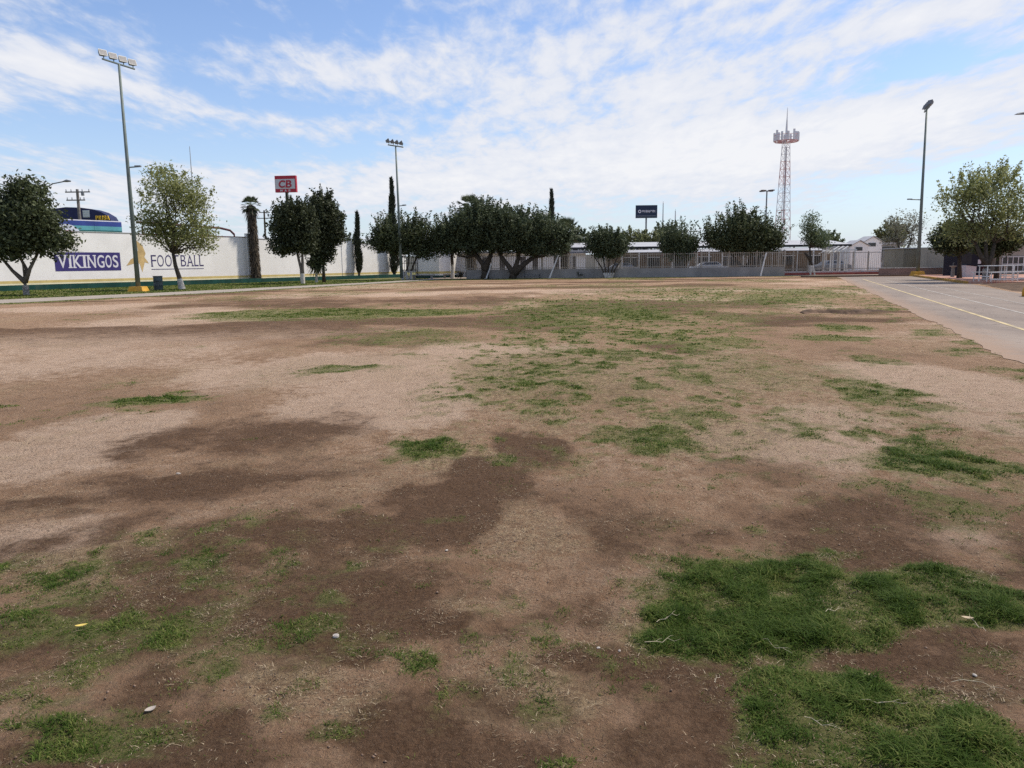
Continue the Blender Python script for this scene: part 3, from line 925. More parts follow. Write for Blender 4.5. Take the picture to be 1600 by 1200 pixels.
bench = thing('metal_bench', (2.2, 80.2, 0), 'thin dark metal bench in front of the low grey wall', 'bench')
MB().tube([(-0.85, 0.15, 1.02), (-0.78, 0, 0.42), (0.85, 0, 0.36), (0.85, 0, 0.52)], 0.03, 6).build('frame', M_dark, bench)
box('seat', -0.78, 0.85, -0.18, 0.18, 0.37, 0.41, M_steel, bench)
for x in (-0.75, 0.8):
    MB().tube([(x, 0, 0), (x, 0, 0.36)], 0.03, 6).build('leg', M_dark, bench)

for px, py, hh, lab in ((-5.2, 82.0, 0.9, 'small dry bush against the grey wall near the hut'), (7.0, 80.3, 0.75, 'tiny dark plant at the foot of the grey wall')):
    pass

# white classroom wall behind the fence
whall = thing('white_hall', (-6.5, 92, 0), 'low white hall with dark bays seen through the left part of the fence', 'building')
box('wall', 0, 15.4, 0, 6, 0, 2.75, M_white, whall)
box('roof', -0.3, 15.7, -0.4, 6.4, 2.755, 3.0, surf('tin_roof', (0.42, 0.42, 0.43), 0.15, 0.7, 0.5, 0.2), whall)
for x in (3.2, 5.2, 7.7, 9.1, 11.6, 13.6):
    box('door_bay', x, x + 0.62, -0.03, -0.004, 0, 2.3, surf('bay_dark', (0.10, 0.09, 0.085), 0.3, 2), whall)

# long open carport with white roof and dark edge beam
car = thing('carport', (7.0, 96, 0), 'long open carport with pale tin roof and dark edge beam behind the fence', 'carport')
M_tin = surf('pale_tin', (0.43, 0.425, 0.43), 0.12, 0.5, 0.5, 0.1)
mb = MB()
mb.add([(0, 0, 3.36), (35, 0, 3.36), (35, 7, 4.05), (0, 7, 4.05), (0, 0, 3.42), (35, 0, 3.42), (35, 7, 4.11), (0, 7, 4.11)],
       [(0, 3, 2, 1), (4, 5, 6, 7), (0, 1, 5, 4), (1, 2, 6, 5), (2, 3, 7, 6), (3, 0, 4, 7)])
mb.build('roof', M_tin, car)
box('edge_beam', 0, 35, -0.12, -0.004, 3.14, 3.40, M_dark, car)
for i in range(9):
    x = 0.3 + i * 4.3
    box('post', x - 0.08, x + 0.08, 0.02, 0.18, 0, 3.3, M_white_steel, car)
    box('post', x - 0.08, x + 0.08, 6.7, 6.86, 0, 3.98, M_white_steel, car)
for i in range(26):
    x = 0.5 + i * 0.78
    if x < 20:
        box('purlin_end', x, x + 0.16, -0.3, -0.13, 3.02, 3.12, M_white_steel, car)
low = thing('walkway_roof', (7.0, 91.5, 0), 'lower grey tin walkway roof in front of the carport', 'roof')
mb = MB()
mb.add([(0, 0, 2.62), (30, 0, 2.62), (30, 2.6, 2.92), (0, 2.6, 2.92), (0, 0, 2.68), (30, 0, 2.68), (30, 2.6, 2.98), (0, 2.6, 2.98)],
       [(0, 3, 2, 1), (4, 5, 6, 7), (0, 1, 5, 4), (1, 2, 6, 5), (2, 3, 7, 6), (3, 0, 4, 7)])
mb.build('roof', surf('grey_tin', (0.36, 0.36, 0.375), 0.15, 0.5, 0.6), low)
for i in range(11):
    box('post', 0.2 + i * 2.95, 0.28 + i * 2.95, 0.05, 0.13, 0, 2.61, M_white_steel, low)

# perimeter wall closing the view behind everything
per = thing('perimeter_wall', (0, 152, 0), 'distant low beige perimeter wall closing the yard behind the carport', 'wall')
for i in range(16):
    box('wall_section', -70 + i * 10, -60.02 + i * 10, 0, 0.3, 0, 3.0 + 0.01 * (i % 3), surf('perimeter_paint', (0.42, 0.38, 0.32), 0.15, 0.5), per)

# tan block behind the carport
tan = thing('tan_building', (14, 106, 0), 'low tan building with red band and dark windows behind the carport', 'building')
box('wall', 0, 30, 0, 8, 0, 3.0, surf('tan_wall', (0.22, 0.165, 0.115), 0.3, 0.8, dirt=(0.11, 0.07, 0.05), dirt_amt=0.8), tan)
box('roof', -0.3, 30.3, -0.3, 8.3, 3.003, 3.2, M_tin, tan)
for x in (1.5, 4.6, 8, 11.6, 15, 19, 23, 26.5):
    w = box('window', x, x + 1.7, -0.05, -0.004, 0.9, 2.1, M_glass, tan)
    box('frame', x - 0.06, x + 1.76, -0.09, -0.055, 2.1, 2.2, M_white_steel, w)
box('red_band', 6.5, 12, -0.03, -0.004, 2.3, 2.8, surf('brick_red', (0.26, 0.10, 0.075), 0.25, 1.5), tan)


def parked_car(x, y, rz, mat, label):
    o = thing('parked_car', (x, y, 0.03), label, 'car', 'cars parked behind the far fence', rz)
    side = [(-2.1, 0.35), (-2.12, 0.75), (-1.95, 0.9), (-1.3, 0.95), (-0.65, 1.42), (0.95, 1.45), (1.55, 0.98), (2.1, 0.9), (2.14, 0.4)]
    n = len(side)
    w = [0.82, 0.84, 0.84, 0.83, 0.66, 0.66, 0.83, 0.82, 0.82]
    mb = MB().add([(a, -ww, b) for (a, b), ww in zip(side, w)] + [(a, ww, b) for (a, b), ww in zip(side, w)],
                  [tuple(range(n)), tuple(reversed(range(n, 2 * n)))] + [((i + 1) % n, i, i + n, (i + 1) % n + n) for i in range(n)])
    mb.build('body', mat, o)
    for s in (-1, 1):
        mesh_obj('side_window', [(-1.1, s * 0.815, 0.98), (1.35, s * 0.815, 1.0), (0.85, s * 0.70, 1.38), (-0.6, s * 0.70, 1.36)], [(0, 1, 2, 3) if s < 0 else (3, 2, 1, 0)], M_glass, o)
        for wx in (-1.3, 1.3):
            m2 = MB().tube([(wx, s * 0.62, 0.32), (wx, s * 0.86, 0.32)], 0.32, 14)
            wh = m2.build('wheel', M_dark, o)
            MB().tube([(wx, s * 0.861, 0.32), (wx, s * 0.875, 0.32)], 0.18, 12).build('rim', M_steel, wh)
    return o


M_carw = surf('car_white', (0.62, 0.62, 0.63), 0.05, 2, 0.25, 0, 0.5)
parked_car(23.8, 93.5, 0.05, M_carw, 'white parked car behind the fence beside the wide dark tree')
parked_car(13.3, 94.0, -0.08, surf('car_silver', (0.36, 0.36, 0.38), 0.05, 2, 0.3, 0.3, 0.5), 'silver parked car behind the fence right of the round tree')
parked_car(37.5, 91.0, 0.1, surf('car_grey', (0.2, 0.21, 0.23), 0.05, 2, 0.3, 0.3, 0.5), 'grey parked car behind the white railing near the pergola')

# ---------------------------------------------------------------- right-hand entrance: railing, pergola, low walls
rail = thing('white_railing', (27.4, 79.6, 0), 'pale steel railing with posts behind the slender pale green tree', 'railing')
M_red = surf('red_kerb', (0.33, 0.09, 0.07), 0.25, 1.5)
for i in range(4):
    box('red_kerb', i * 3.1, i * 3.1 + 3.09, -0.35, -0.02, 0, 0.26 + 0.003 * (i % 2), M_red, rail)
    box('plinth', i * 3.1, i * 3.1 + 3.09, -0.018, 0.25, 0, 0.42 + 0.003 * (i % 2), M_lime, rail)
for i in range(9):
    box('post', i * 1.54, i * 1.54 + 0.09, 0.08, 0.17, 0.4, 2.36, M_bar, rail)
for i in range(64):
    box('railing_bar', 0.1 + i * 0.193, 0.122 + i * 0.193, 0.10, 0.122, 0.4, 2.2, M_bar, rail)
for z in (0.6, 2.22):
    box('rail', 0, 12.4, 0.134, 0.165, z, z + 0.07, M_bar, rail)

perg = thing('white_pergola', (34.6, 83.4, 0), 'white steel entrance pergola with a gabled frame behind the railing', 'pergola')
for x in (0, 0.75, 1.5, 2.3):
    for y in (0, 2.4):
        box('post', x - 0.06, x + 0.06, y - 0.06, y + 0.06, 0, 2.5 if x < 2 else 2.9, M_white_steel, perg)
for y in (0, 2.4):
    box('beam', -0.2, 2.5, y - 0.05, y + 0.05, 2.5 if y else 2.503, 2.62, M_white_steel, perg)
for k, x in enumerate((0.3, 0.8, 1.3)):
    MB().tube([(x - 0.9, 0, 2.2), (x + 0.5, 0.6, 2.95), (x + 0.5, 1.8, 2.95), (x - 0.9, 2.4, 2.2)], 0.06, 6).build('rafter', M_white_steel, perg)

for k, (x, y, w, h, lab, stripe) in enumerate(((48.0, 110, 2.6, 4.1, 'small white gabled hut nearer the carport roof end', True), (50.8, 112, 2.6, 4.7, 'taller white gabled hut with a dark open side', False))):
    o = thing('gabled_hut', (x, y, 0), lab, 'building', 'white gabled huts')
    mb = MB().add([(0, 0, 0), (w, 0, 0), (w, 0, h - 0.7), (w / 2, 0, h), (0, 0, h - 0.7)] + [(0, 3, 0), (w, 3, 0), (w, 3, h - 0.7), (w / 2, 3, h), (0, 3, h - 0.7)],
                  [(0, 1, 2, 3, 4), (9, 8, 7, 6, 5), (1, 0, 5, 6), (2, 1, 6, 7), (3, 2, 7, 8), (4, 3, 8, 9), (0, 4, 9, 5)])
    mb.build('wall', M_white, o)
    for s in (0, 1):
        xa, xb = (-0.15, w / 2) if s == 0 else (w / 2, w + 0.15)
        za, zb = (h - 0.72, h + 0.06) if s == 0 else (h + 0.06, h - 0.72)
        MB().add([(xa, -0.2, za), (xb, -0.2, zb), (xb, 3.2, zb), (xa, 3.2, za), (xa, -0.2, za + 0.08), (xb, -0.2, zb + 0.08), (xb, 3.2, zb + 0.08), (xa, 3.2, za + 0.08)],
                 [(0, 3, 2, 1), (4, 5, 6, 7), (0, 1, 5, 4), (1, 2, 6, 5), (2, 3, 7, 6), (3, 0, 4, 7)]).build('roof_slope', M_tin, o)
    box('opening', 0.6, 1.7, -0.03, -0.004, h - 1.35, h - 0.85, M_glass, o)
annex = thing('annex_building', (46.8, 113.5, 0), 'grey roofed annex with a dark opening beside the gabled huts', 'building')
box('wall', 0, 10, 0, 5, 0, 3.6, surf('annex_wall', (0.35, 0.35, 0.35), 0.1, 1), annex)
box('roof', -0.3, 10.3, -0.3, 5.3, 3.603, 3.9, M_tin, annex)
box('opening', 6.5, 9.2, -0.04, -0.004, 1.2, 3.3, M_glass, annex)

lw = thing('planter_wall', (34.4, 72.2, 0), 'low pinkish planter wall with pale coping behind the right light pole', 'wall')
M_pink = surf('pink_plaster', (0.32, 0.205, 0.165), 0.2, 1.0, dirt=(0.2, 0.14, 0.11), dirt_amt=0.5)
for i in range(3):
    box('wall_section', i * 2.25, i * 2.25 + 2.245, 0, 0.3, 0, 0.68 + 0.002 * (i % 2), M_pink, lw)
    box('coping', i * 2.25, i * 2.25 + 2.245, -0.04, 0.34, 0.684, 0.76 + 0.002 * (i % 2), M_lime, lw)
box('footing', -7.5, 7, -0.9, -0.3, -0.05, 0.09, surf('dark_footing', (0.11, 0.075, 0.055), 0.3, 2), lw)

bw = thing('ribbed_shed', (39.4, 78.0, 0), 'low beige ribbed shed with a white corner, between right light pole and navy booth', 'building')
M_beige = surf('beige_sheet', (0.27, 0.245, 0.185), 0.15, 0.8, 0.7)
box('wall', 0, 5.0, 0, 4, 0, 2.55, M_beige, bw)
for i in range(24):
    box('rib', 0.05 + i * 0.2, 0.10 + i * 0.2, -0.04, -0.003, 0.75, 2.5, M_beige, bw)
box('base_band', 0, 5.0, -0.07, -0.003, 0, 0.7, surf('pale_plaster', (0.48, 0.42, 0.35), 0.15, 1), bw)
box('corner_post', 4.85, 5.05, -0.1, -0.072, 0, 2.6, M_white_steel, bw)
box('roof', -0.15, 5.15, -0.15, 4.2, 2.553, 2.65, M_tin, bw)

booth = thing('navy_booth', (37.35, 65.0, 0.12), 'tall dark navy booth standing under the dark round tree', 'booth')
M_navy = surf('navy_paint', (0.013, 0.013, 0.024), 0.2, 1, 0.6)
box('body', 0, 2.1, 0, 2.0, 0, 2.75, M_navy, booth)
box('roof', -0.1, 2.2, -0.12, 2.1, 2.753, 2.88, M_navy, booth)
box('door_frame', 0.35, 1.2, -0.03, -0.003, 0.05, 2.1, M_dark, booth)
box('notice', 1.75, 2.02, -0.02, -0.003, 0.95, 1.3, surf('paper', (0.6, 0.6, 0.62), 0.05, 5), booth)
box('pillar', 2.11, 2.3, -0.2, 0.0, 0, 2.75, M_maroon, booth)

bn = thing('white_bin_cabinet', (35.4, 60.0, 0.12), 'white box cabinet with a sloping dark lid in front of the navy booth', 'cabinet')
mb = MB().add([(-0.4, -0.35, 0), (0.4, -0.35, 0), (0.4, 0.35, 0), (-0.4, 0.35, 0), (-0.37, -0.35, 0.9), (0.42, -0.35, 0.8), (0.42, 0.35, 0.8), (-0.37, 0.35, 0.9)],
              [(0, 3, 2, 1), (4, 5, 6, 7), (0, 1, 5, 4), (1, 2, 6, 5), (2, 3, 7, 6), (3, 0, 4, 7)])
mb.build('body', surf('cabinet_white', (0.55, 0.54, 0.56), 0.08, 3, 0.5), bn)
mb = MB().add([(-0.4, -0.38, 0.91), (0.45, -0.38, 0.81), (0.45, 0.38, 0.81), (-0.4, 0.38, 0.91), (-0.36, -0.36, 1.0), (0.43, -0.36, 0.93), (0.43, 0.36, 0.93), (-0.36, 0.36, 1.0)],
              [(0, 3, 2, 1), (4, 5, 6, 7), (0, 1, 5, 4), (1, 2, 6, 5), (2, 3, 7, 6), (3, 0, 4, 7)])
mb.build('lid', M_navy, bn)

fo = thing('drinking_fountain', (34.55, 60.6, 0.12), 'slim grey pedestal fountain just left of the white cabinet', 'fountain')
MB().tube([(0, 0, 0), (0, 0, 0.72), (0, 0, 0.8)], [0.14, 0.12, 0.2], 10).build('pedestal', surf('grey_stone', (0.22, 0.23, 0.22), 0.2, 4), fo)
MB().tube([(0, 0, 0.8), (0, 0, 0.86)], [0.25, 0.27], 12).build('basin', M_concrete, fo)
MB().tube([(0.05, 0.1, 0.86), (0.05, 0.1, 1.05), (0.05, 0.0, 1.1)], 0.02, 6).build('tap', M_steel, fo)

house = thing('beige_house', (39.9, 68.0, 0.12), 'beige flat-roofed house with white barred windows at the right edge', 'building')
M_hw = surf('house_wall', (0.36, 0.33, 0.27), 0.15, 0.6, 0.9, dirt=(0.24, 0.2, 0.16), dirt_amt=0.4)
box('wall', 2.55, 24, 0, 9, 0, 3.05, M_hw, house)
box('porch_wall', 0.3, 2.548, 0.9, 9, 0, 2.45, M_hw, house)
box('porch_fascia', 0.2, 2.546, 0.0, 0.898, 1.95, 2.45, surf('cream_fascia', (0.56, 0.52, 0.43), 0.1, 1), house)
box('brown_panel', 1.25, 2.5, 0.84, 0.896, 0.0, 1.94, surf('brown_panel', (0.17, 0.115, 0.085), 0.15, 2), house)
box('roof', 2.4, 24.2, -0.2, 9.2, 3.053, 3.22, M_concrete, house)


def barred_window(parent, x0, x1, z0, z1, y, nx_, nz_):
    w = box('window', x0, x1, y - 0.04, y - 0.004, z0, z1, M_glass, parent)
    m = MB()
    for i in range(nx_ + 1):
        xx = x0 + (x1 - x0) * i / nx_
        m.box(xx - 0.03, xx + 0.03, y - 0.08, y - 0.045, z0, z1)
    m.build('mullion', M_white_steel, w)
    for j in range(nz_ + 1):
        zz = z0 + (z1 - z0) * j / nz_
        box('bar', x0 - 0.03, x1 + 0.03, y - 0.115, y - 0.083, zz - 0.03, zz + 0.03, M_white_steel, w)


barred_window(house, 3.35, 3.75, 1.95, 2.5, 0, 1, 1)
barred_window(house, 3.1, 5.9, 0.25, 1.5, 0, 6, 2)
barred_window(house, 7.2, 9.6, 0.5, 1.7, 0, 4, 2)
barred_window(house, 0.35, 1.1, 0.1, 1.8, 0.9, 2, 3)


def picnic(x, y, rz, s, label):
    o = thing('picnic_table', (x, y, 0.12), label, 'table', 'white steel picnic tables on the plaza', rz)
    L = 1.0 * s
    for k in range(3):
        box('top_slat', -L, L, -0.36 + k * 0.25, -0.14 + k * 0.25, 0.94, 0.985, M_white_steel, o)
    for sd in (-1, 1):
        box('bench_seat', -L, L, sd * 0.72 - 0.14, sd * 0.72 + 0.14, 0.54, 0.585, M_white_steel, o)
        for sx in (-1, 1):
            MB().tube([(sx * L * 0.92, sd * 0.72, 0), (sx * L * 0.92, sd * 0.72, 0.54)], 0.035, 6).build('bench_leg', M_white_steel, o)
            MB().tube([(sx * L * 0.88, sd * 0.33, 0), (sx * L * 0.88, sd * 0.33, 0.94)], 0.035, 6).build('table_leg', M_white_steel, o)
        MB().tube([(-L * 0.92, sd * 0.72, 0.12), (L * 0.92, sd * 0.72, 0.12)], 0.03, 6).build('stretcher', M_white_steel, o)
    for sx in (-1, 1):
        MB().tube([(sx * L * 0.9, -0.72, 0.3), (sx * L * 0.9, 0.72, 0.3)], 0.03, 6).build('cross_bar', M_white_steel, o)
    return o


picnic(30.3, 48.4, 0.15, 1.0, 'white steel picnic table nearest the tree trunk at the plaza edge')
picnic(32.9, 49.6, 0.1, 1.15, 'white steel picnic table at the right edge of the photo, behind the nearest one')

ycol = thing('yellow_bollard', (21.2, 31.6, 0.1), 'rounded yellow concrete block in the soil bed at the right edge', 'bollard')
MB().tube([(0, 0, -0.1), (0, 0, 0.12), (0, 0, 0.27), (0, 0, 0.33)], [0.24, 0.24, 0.2, 0.1], 14).build('block', M_yellow, ycol, True)

# ---------------------------------------------------------------- floodlight masts


def lampbox():
    mb = MB()
    mb.add([(-.27, 0, -.2), (.27, 0, -.2), (.27, 0, .22), (-.27, 0, .22), (-.15, .3, -.08), (.15, .3, -.08), (.15, .3, .14), (-.15, .3, .14)],
           [(0, 1, 2, 3), (7, 6, 5, 4), (1, 0, 4, 5), (2, 1, 5, 6), (3, 2, 6, 7), (0, 3, 7, 4)])
    return mb


def floodlight(base, height, bar_az, half, aim_az, arm, label, lean=(0, 0), blk=0.55, zb=0.0):
    o = thing('floodlight_mast', (base[0], base[1], zb), label, 'light mast', 'floodlight masts around the field')
    if blk:
        w = blk
        MB().add([(-w, -w, -0.1), (w, -w, -0.1), (w, w, -0.1), (-w, w, -0.1), (-w * .75, -w * .75, .32), (w * .75, -w * .75, .32), (w * .75, w * .75, .32), (-w * .75, w * .75, .32)],
                 [(0, 3, 2, 1), (4, 5, 6, 7), (0, 1, 5, 4), (1, 2, 6, 5), (2, 3, 7, 6), (3, 0, 4, 7)]).build('base_block', M_yellow, o)
    top = (lean[0], lean[1], height)
    MB().tube([(0, 0, 0.2), (lean[0] * .5, lean[1] * .5, height * .5), top], [0.165, 0.12, 0.075], 12).build('pole', M_pole, o, True)
    bx, by = math.sin(bar_az), math.cos(bar_az)
    bar = MB().tube([(top[0] - bx * half, top[1] - by * half, height), (top[0] + bx * half, top[1] + by * half, height)], 0.06, 6).build('crossbar', M_pole, o)
    for k in range(4):
        q = -half + 0.12 + k * (2 * half - 0.24) / 3
        h = lampbox().build('lamp_head', M_steel, o)
        h.location = (top[0] + bx * q, top[1] + by * q, height + 0.42)
        h.rotation_euler = (R(-24), 0, math.pi - aim_az)
        g = MB().add([(-.24, -.004, -.17), (.24, -.004, -.17), (.24, -.004, .19), (-.24, -.004, .19)], [(0, 1, 2, 3)]).build('lens', M_lampglass, h)
        MB().tube([(top[0] + bx * q, top[1] + by * q, height), (top[0] + bx * q, top[1] + by * q, height + 0.24)], 0.03, 6).build('bracket', M_pole, o)
    if arm:
        ax, az_, hz = arm
        a = MB().tube([(0, 0, hz), (math.sin(ax) * az_, math.cos(ax) * az_, hz + 0.05)], 0.045, 6).build('side_arm', M_pole, o)
        MB().box(-.26 + math.sin(ax) * az_, .12 + math.sin(ax) * az_, math.cos(ax) * az_ - .1, math.cos(ax) * az_ + .1, hz + .02, hz + .12).build('lamp', M_steel, a)
    return o


floodlight((-25.45, 52.9), 14.75, math.atan2(0.75, 2.6), 1.38, math.atan2(0.9, -0.6), (math.pi / 2, 0.75, 8.2), 'tall floodlight mast on a yellow block at left, near the VIKINGOS wall')
floodlight((-11.3, 80.3), 13.4, math.atan2(1.2, 1.6), 1.05, math.atan2(0.9, 0.3), (math.pi / 2, 0.6, 7.5), 'floodlight mast rising behind the dark bushy tree left of centre', (-0.15, 0), 0)
floodlight((36.75, 70.0), 14.3, math.atan2(0.33, 0.94), 1.2, math.atan2(-0.9, -0.2), (-math.pi / 2, 1.1, 6.6), 'floodlight mast on a yellow block at right, beside the track', (-0.2, 0), 0.5, 0.12)

# ---------------------------------------------------------------- drum
dr = thing('waste_drum', (-25.3, 55.6, 0), 'dented dark teal oil drum used as a bin beside the left mast', 'drum')
M_drum = surf('drum_paint', (0.075, 0.10, 0.105), 0.35, 4, 0.6, 0.1, dirt=(0.1, 0.06, 0.04), dirt_amt=0.5)
MB().tube([(0, 0, 0), (0, 0, .3), (0, 0, .32), (0, 0, .34), (0, 0, .63), (0, 0, .65), (0, 0, .67), (.01, 0, .97)], [.31, .31, .325, .31, .31, .325, .31, .31], 20, False).build('shell', M_drum, dr, True)
MB().tube([(0, 0, .95), (0, 0, .99)], [.33, .33], 20, False).build('rim', M_drum, dr)
MB().tube([(0, 0, .02), (0, 0, .5)], [.29, .29], 16).build('rubbish', M_dark, dr)

# ---------------------------------------------------------------- street lamps and poles
sl = thing('street_lamp', (-46.2, 75.0, 0), 'twin-armed street lamp rising behind the leftmost dark tree', 'street lamp')
MB().tube([(0, 0, 0), (0.2, 0, 4.5), (0.3, 0, 8.6)], [0.13, 0.1, 0.07], 10).build('pole', M_steel, sl)
for s, L in ((-1, 3.2), (1, 3.7)):
    a = MB().tube([(0.3, 0, 8.0), (0.3 + s * L * .3, 0, 8.8), (0.3 + s * L * .7, 0, 9.55), (0.3 + s * L, 0, 9.75)], 0.055, 8).build('arm', M_steel, sl)
    MB().tube([(0.3 + s * (L - .15), 0, 9.74), (0.3 + s * (L + .2), 0, 9.8), (0.3 + s * (L + .6), 0, 9.76)], [.05, .13, .06], 8).build('lamp', M_steel, a)
    MB().tube([(0.3 + s * .2, 0, 8.6), (0.3 + s * L * .45, 0, 9.15)], 0.03, 6).build('brace', M_steel, sl)

up = thing('utility_pole', (-46.65, 85.0, 0), 'concrete utility pole with two crossarms above the hoarding', 'utility pole')
MB().tube([(0, 0, 0), (0.1, 0, 10.0)], [0.2, 0.14], 10).build('pole', M_wood, up)
for z, a, b in ((9.7, -1.15, 1.5), (8.85, -1.1, 0.9)):
    ar = box('crossarm', a, b, -0.15, -0.05 if z > 9 else -0.06, z - 0.06, z + 0.06, M_wood, up)
    for q in (a + 0.1, a * 0.45, b * 0.45, b - 0.1):
        MB().tube([(q, -0.1, z + 0.062), (q, -0.1, z + 0.3)], [0.05, 0.035], 6).build('insulator', M_steel, ar)
MB().tube([(0.75, -0.2, 9.3), (0.75, -0.2, 9.75)], 0.16, 10).build('transformer', M_steel, up)

up2 = thing('utility_pole', (-34.5, 110.0, 0), 'thin dark utility pole between the fan palm and the red sign tree', 'utility pole')
MB().tube([(0, 0, 0), (0.1, 0, 9.3)], [0.17, 0.11], 8).build('pole', M_bark, up2)
for z, a, b in ((8.2, -0.9, 1.0), (9.0, -0.6, 0.6)):
    ar = box('crossarm', a, b, -0.14, -0.03, z - 0.05, z + 0.05, M_bark, up2)
    for q in (a + 0.08, b - 0.08):
        MB().tube([(q, -0.08, z + 0.052), (q, -0.08, z + 0.25)], 0.035, 6).build('insulator', M_steel, ar)

mast = thing('antenna_mast', (-88.3, 220, 0), 'very thin antenna mast behind the pale leafy tree', 'antenna')
MB().tube([(0, 0, 0), (0, 0, 20), (0, 0, 34.5)], [0.28, 0.2, 0.08], 6).build('mast', surf('hazy_steel', (0.4, 0.42, 0.46), 0.1, 1), mast)
for x, h, lab in ((39.0, 16.2, 'taller of two thin masts right of the dark billboard'), (42.15, 14.2, 'shorter of two thin masts right of the dark billboard')):
    o = thing('antenna_mast', (x, 200, 0), lab, 'antenna')
    MB().tube([(0, 0, 0), (0, 0, 10), (0, 0, h)], [0.22, 0.16, 0.1], 6).build('mast', MATS['hazy_steel'], o)
    MB().tube([(0, 0, h), (0, 0, h + .5)], [0.05, 0.03], 6).build('tip', MATS['hazy_steel'], o)

# ---------------------------------------------------------------- signs
cb = thing('store_sign', (-34.05, 120, 0), 'red and white pole sign lettered CB above the dark pine', 'sign', rz=R(-6))
M_sr = surf('sign_red', (0.42, 0.035, 0.06), 0.12, 0.7, 0.5)
M_sw = surf('sign_white', (0.55, 0.55, 0.58), 0.08, 0.7, 0.5)
MB().tube([(0, 0.3, 0), (0, 0.3, 14.0)], [0.28, 0.2], 10).build('post', M_dark, cb)
box('panel', -1.65, 1.65, 0, 0.55, 12.65, 15.1, M_sr, cb)
box('white_face', -1.6, 1.5, -0.02, -0.003, 13.15, 14.6, M_sw, cb)
letter('C', -1.1, -0.12, 13.32, 14.42, -0.02, 0.05, M_sr, cb, 0.03, shear=0.12)
letter('B', 0.02, 0.95, 13.32, 14.42, -0.02, 0.05, M_sr, cb, 0.02, shear=0.12)
for c, x in (('M', -0.85), ('A', -0.18), ('S', 0.42)):
    letter(c, x, x + 0.34, 12.76, 13.04, -0.003, 0.03, M_white_print, cb, 0.02)

vt = thing('billboard', (26.1, 150, 0), 'dark slate billboard with white lettering on a thin pole', 'billboard')
M_slate = surf('slate_blue', (0.03, 0.045, 0.08), 0.15, 0.5, 0.6)
MB().tube([(0, 0.3, 0), (0, 0.3, 10)], 0.16, 8).build('post', M_steel, vt)
box('panel', -2.05, 2.05, 0, 0.35, 9.8, 12.2, M_slate, vt)
box('footer', -2.04, 2.04, -0.02, -0.003, 9.82, 10.12, surf('slate_grey', (0.06, 0.085, 0.105), 0.15, 0.5), vt)
MB().tube([(-1.32, -0.02, 11.05), (-1.32, -0.05, 11.05)], 0.31, 18).build('logo_ring', M_white_print, vt)
MB().tube([(-1.32, -0.051, 11.05), (-1.32, -0.07, 11.05)], 0.16, 14).build('logo_centre', M_slate, vt)
word('vitaldent', -0.85, 1.65, 10.86, 11.28, -0.003, 0.04, M_white_print, vt, 0.03)
for i in range(16):
    box('small_print', -1.85 + i * 0.23, -1.85 + i * 0.23 + 0.17, -0.03, -0.021, 10.17, 10.25, surf('print_grey', (0.3, 0.32, 0.36), 0.1, 3), vt)

# ---------------------------------------------------------------- car park light and far right street lamp
pl = thing('car_park_light', (35.9, 110, 0), 'tall car park light with flat lamp heads behind the wide dark tree', 'street lamp')
MB().tube([(0, 0, 0), (0, 0, 11.1)], [0.14, 0.09], 8).build('pole', M_steel, pl)
for a in range(4):
    q = R(35 + a * 90)
    h = MB().tube([(0, 0, 11.1), (math.cos(q) * .45, math.sin(q) * .45, 11.12)], 0.05, 6).build('arm', M_steel, pl)
    m = MB().box(-.38, .38, -.2, .2, -.09, .07).build('lamp', surf('lamp_brown', (0.11, 0.09, 0.085), 0.2, 3), pl)
    m.location = (math.cos(q) * .75, math.sin(q) * .75, 11.15)
    m.rotation_euler = (0, 0, q)
rl = thing('street_lamp', (30.6, 45.0, 0.1), 'street lamp whose flat head reaches in at the right edge of the sky', 'street lamp')
MB().tube([(0, 0, 0), (0, 0, 5), (0, 0, 9.2)], [0.1, 0.08, 0.06], 10).build('pole', M_steel, rl)
MB().tube([(0, 0, 9.2), (-.5, 0, 9.45), (-1.3, 0, 9.5)], 0.04, 8).build('arm', M_steel, rl)
MB().add([(-2.1, -.13, 9.42), (-1.2, -.16, 9.44), (-1.2, .16, 9.44), (-2.1, .13, 9.42), (-1.95, -.09, 9.5), (-1.2, -.1, 9.6), (-1.2, .1, 9.6), (-1.95, .09, 9.5)],
         [(0, 3, 2, 1), (4, 5, 6, 7), (0, 1, 5, 4), (1, 2, 6, 5), (2, 3, 7, 6), (3, 0, 4, 7)]).build('lamp', M_steel, rl)

# ---------------------------------------------------------------- telecom tower
tw = thing('telecom_tower', (55.7, 160, 0), 'red and white lattice telecom tower with a ring of antennas', 'tower', rz=R(14))
M_tr = surf('tower_red', (0.54, 0.31, 0.31), 0.15, 0.4)  # distance haze is mixed into the tower paints, so they are pale
M_tw = surf('tower_white', (0.66, 0.67, 0.70), 0.1, 0.4)


def tw_w(z):
    return float(np.interp(z, [0, 6, 25], [1.32, 1.12, 0.52]))


zs = [0, 2, 4, 6, 8, 9.8, 11.6, 13.3, 15, 16.6, 18.2, 19.7, 21.2, 22.6, 23.9, 25]
for i in range(len(zs) - 1):
    z0, z1 = zs[i], zs[i + 1]
    w0, w1 = tw_w(z0), tw_w(z1)
    red = (i // 3) % 2 == 1
    m = MB()
    cs0 = [(sx * w0, sy * w0, z0) for sx, sy in ((-1, -1), (1, -1), (1, 1), (-1, 1))]
    cs1 = [(sx * w1, sy * w1, z1) for sx, sy in ((-1, -1), (1, -1), (1, 1), (-1, 1))]
    for k in range(4):
        m.tube([cs0[k], cs1[k]], 0.062, 5)
        m.tube([cs1[k], cs1[(k + 1) % 4]], 0.034, 4)
        m.tube([cs0[k], cs1[(k + 1) % 4]], 0.024, 4)
        m.tube([cs0[(k + 1) % 4], cs1[k]], 0.024, 4)
    m.build('lattice_section', M_tr if red else M_tw, tw)
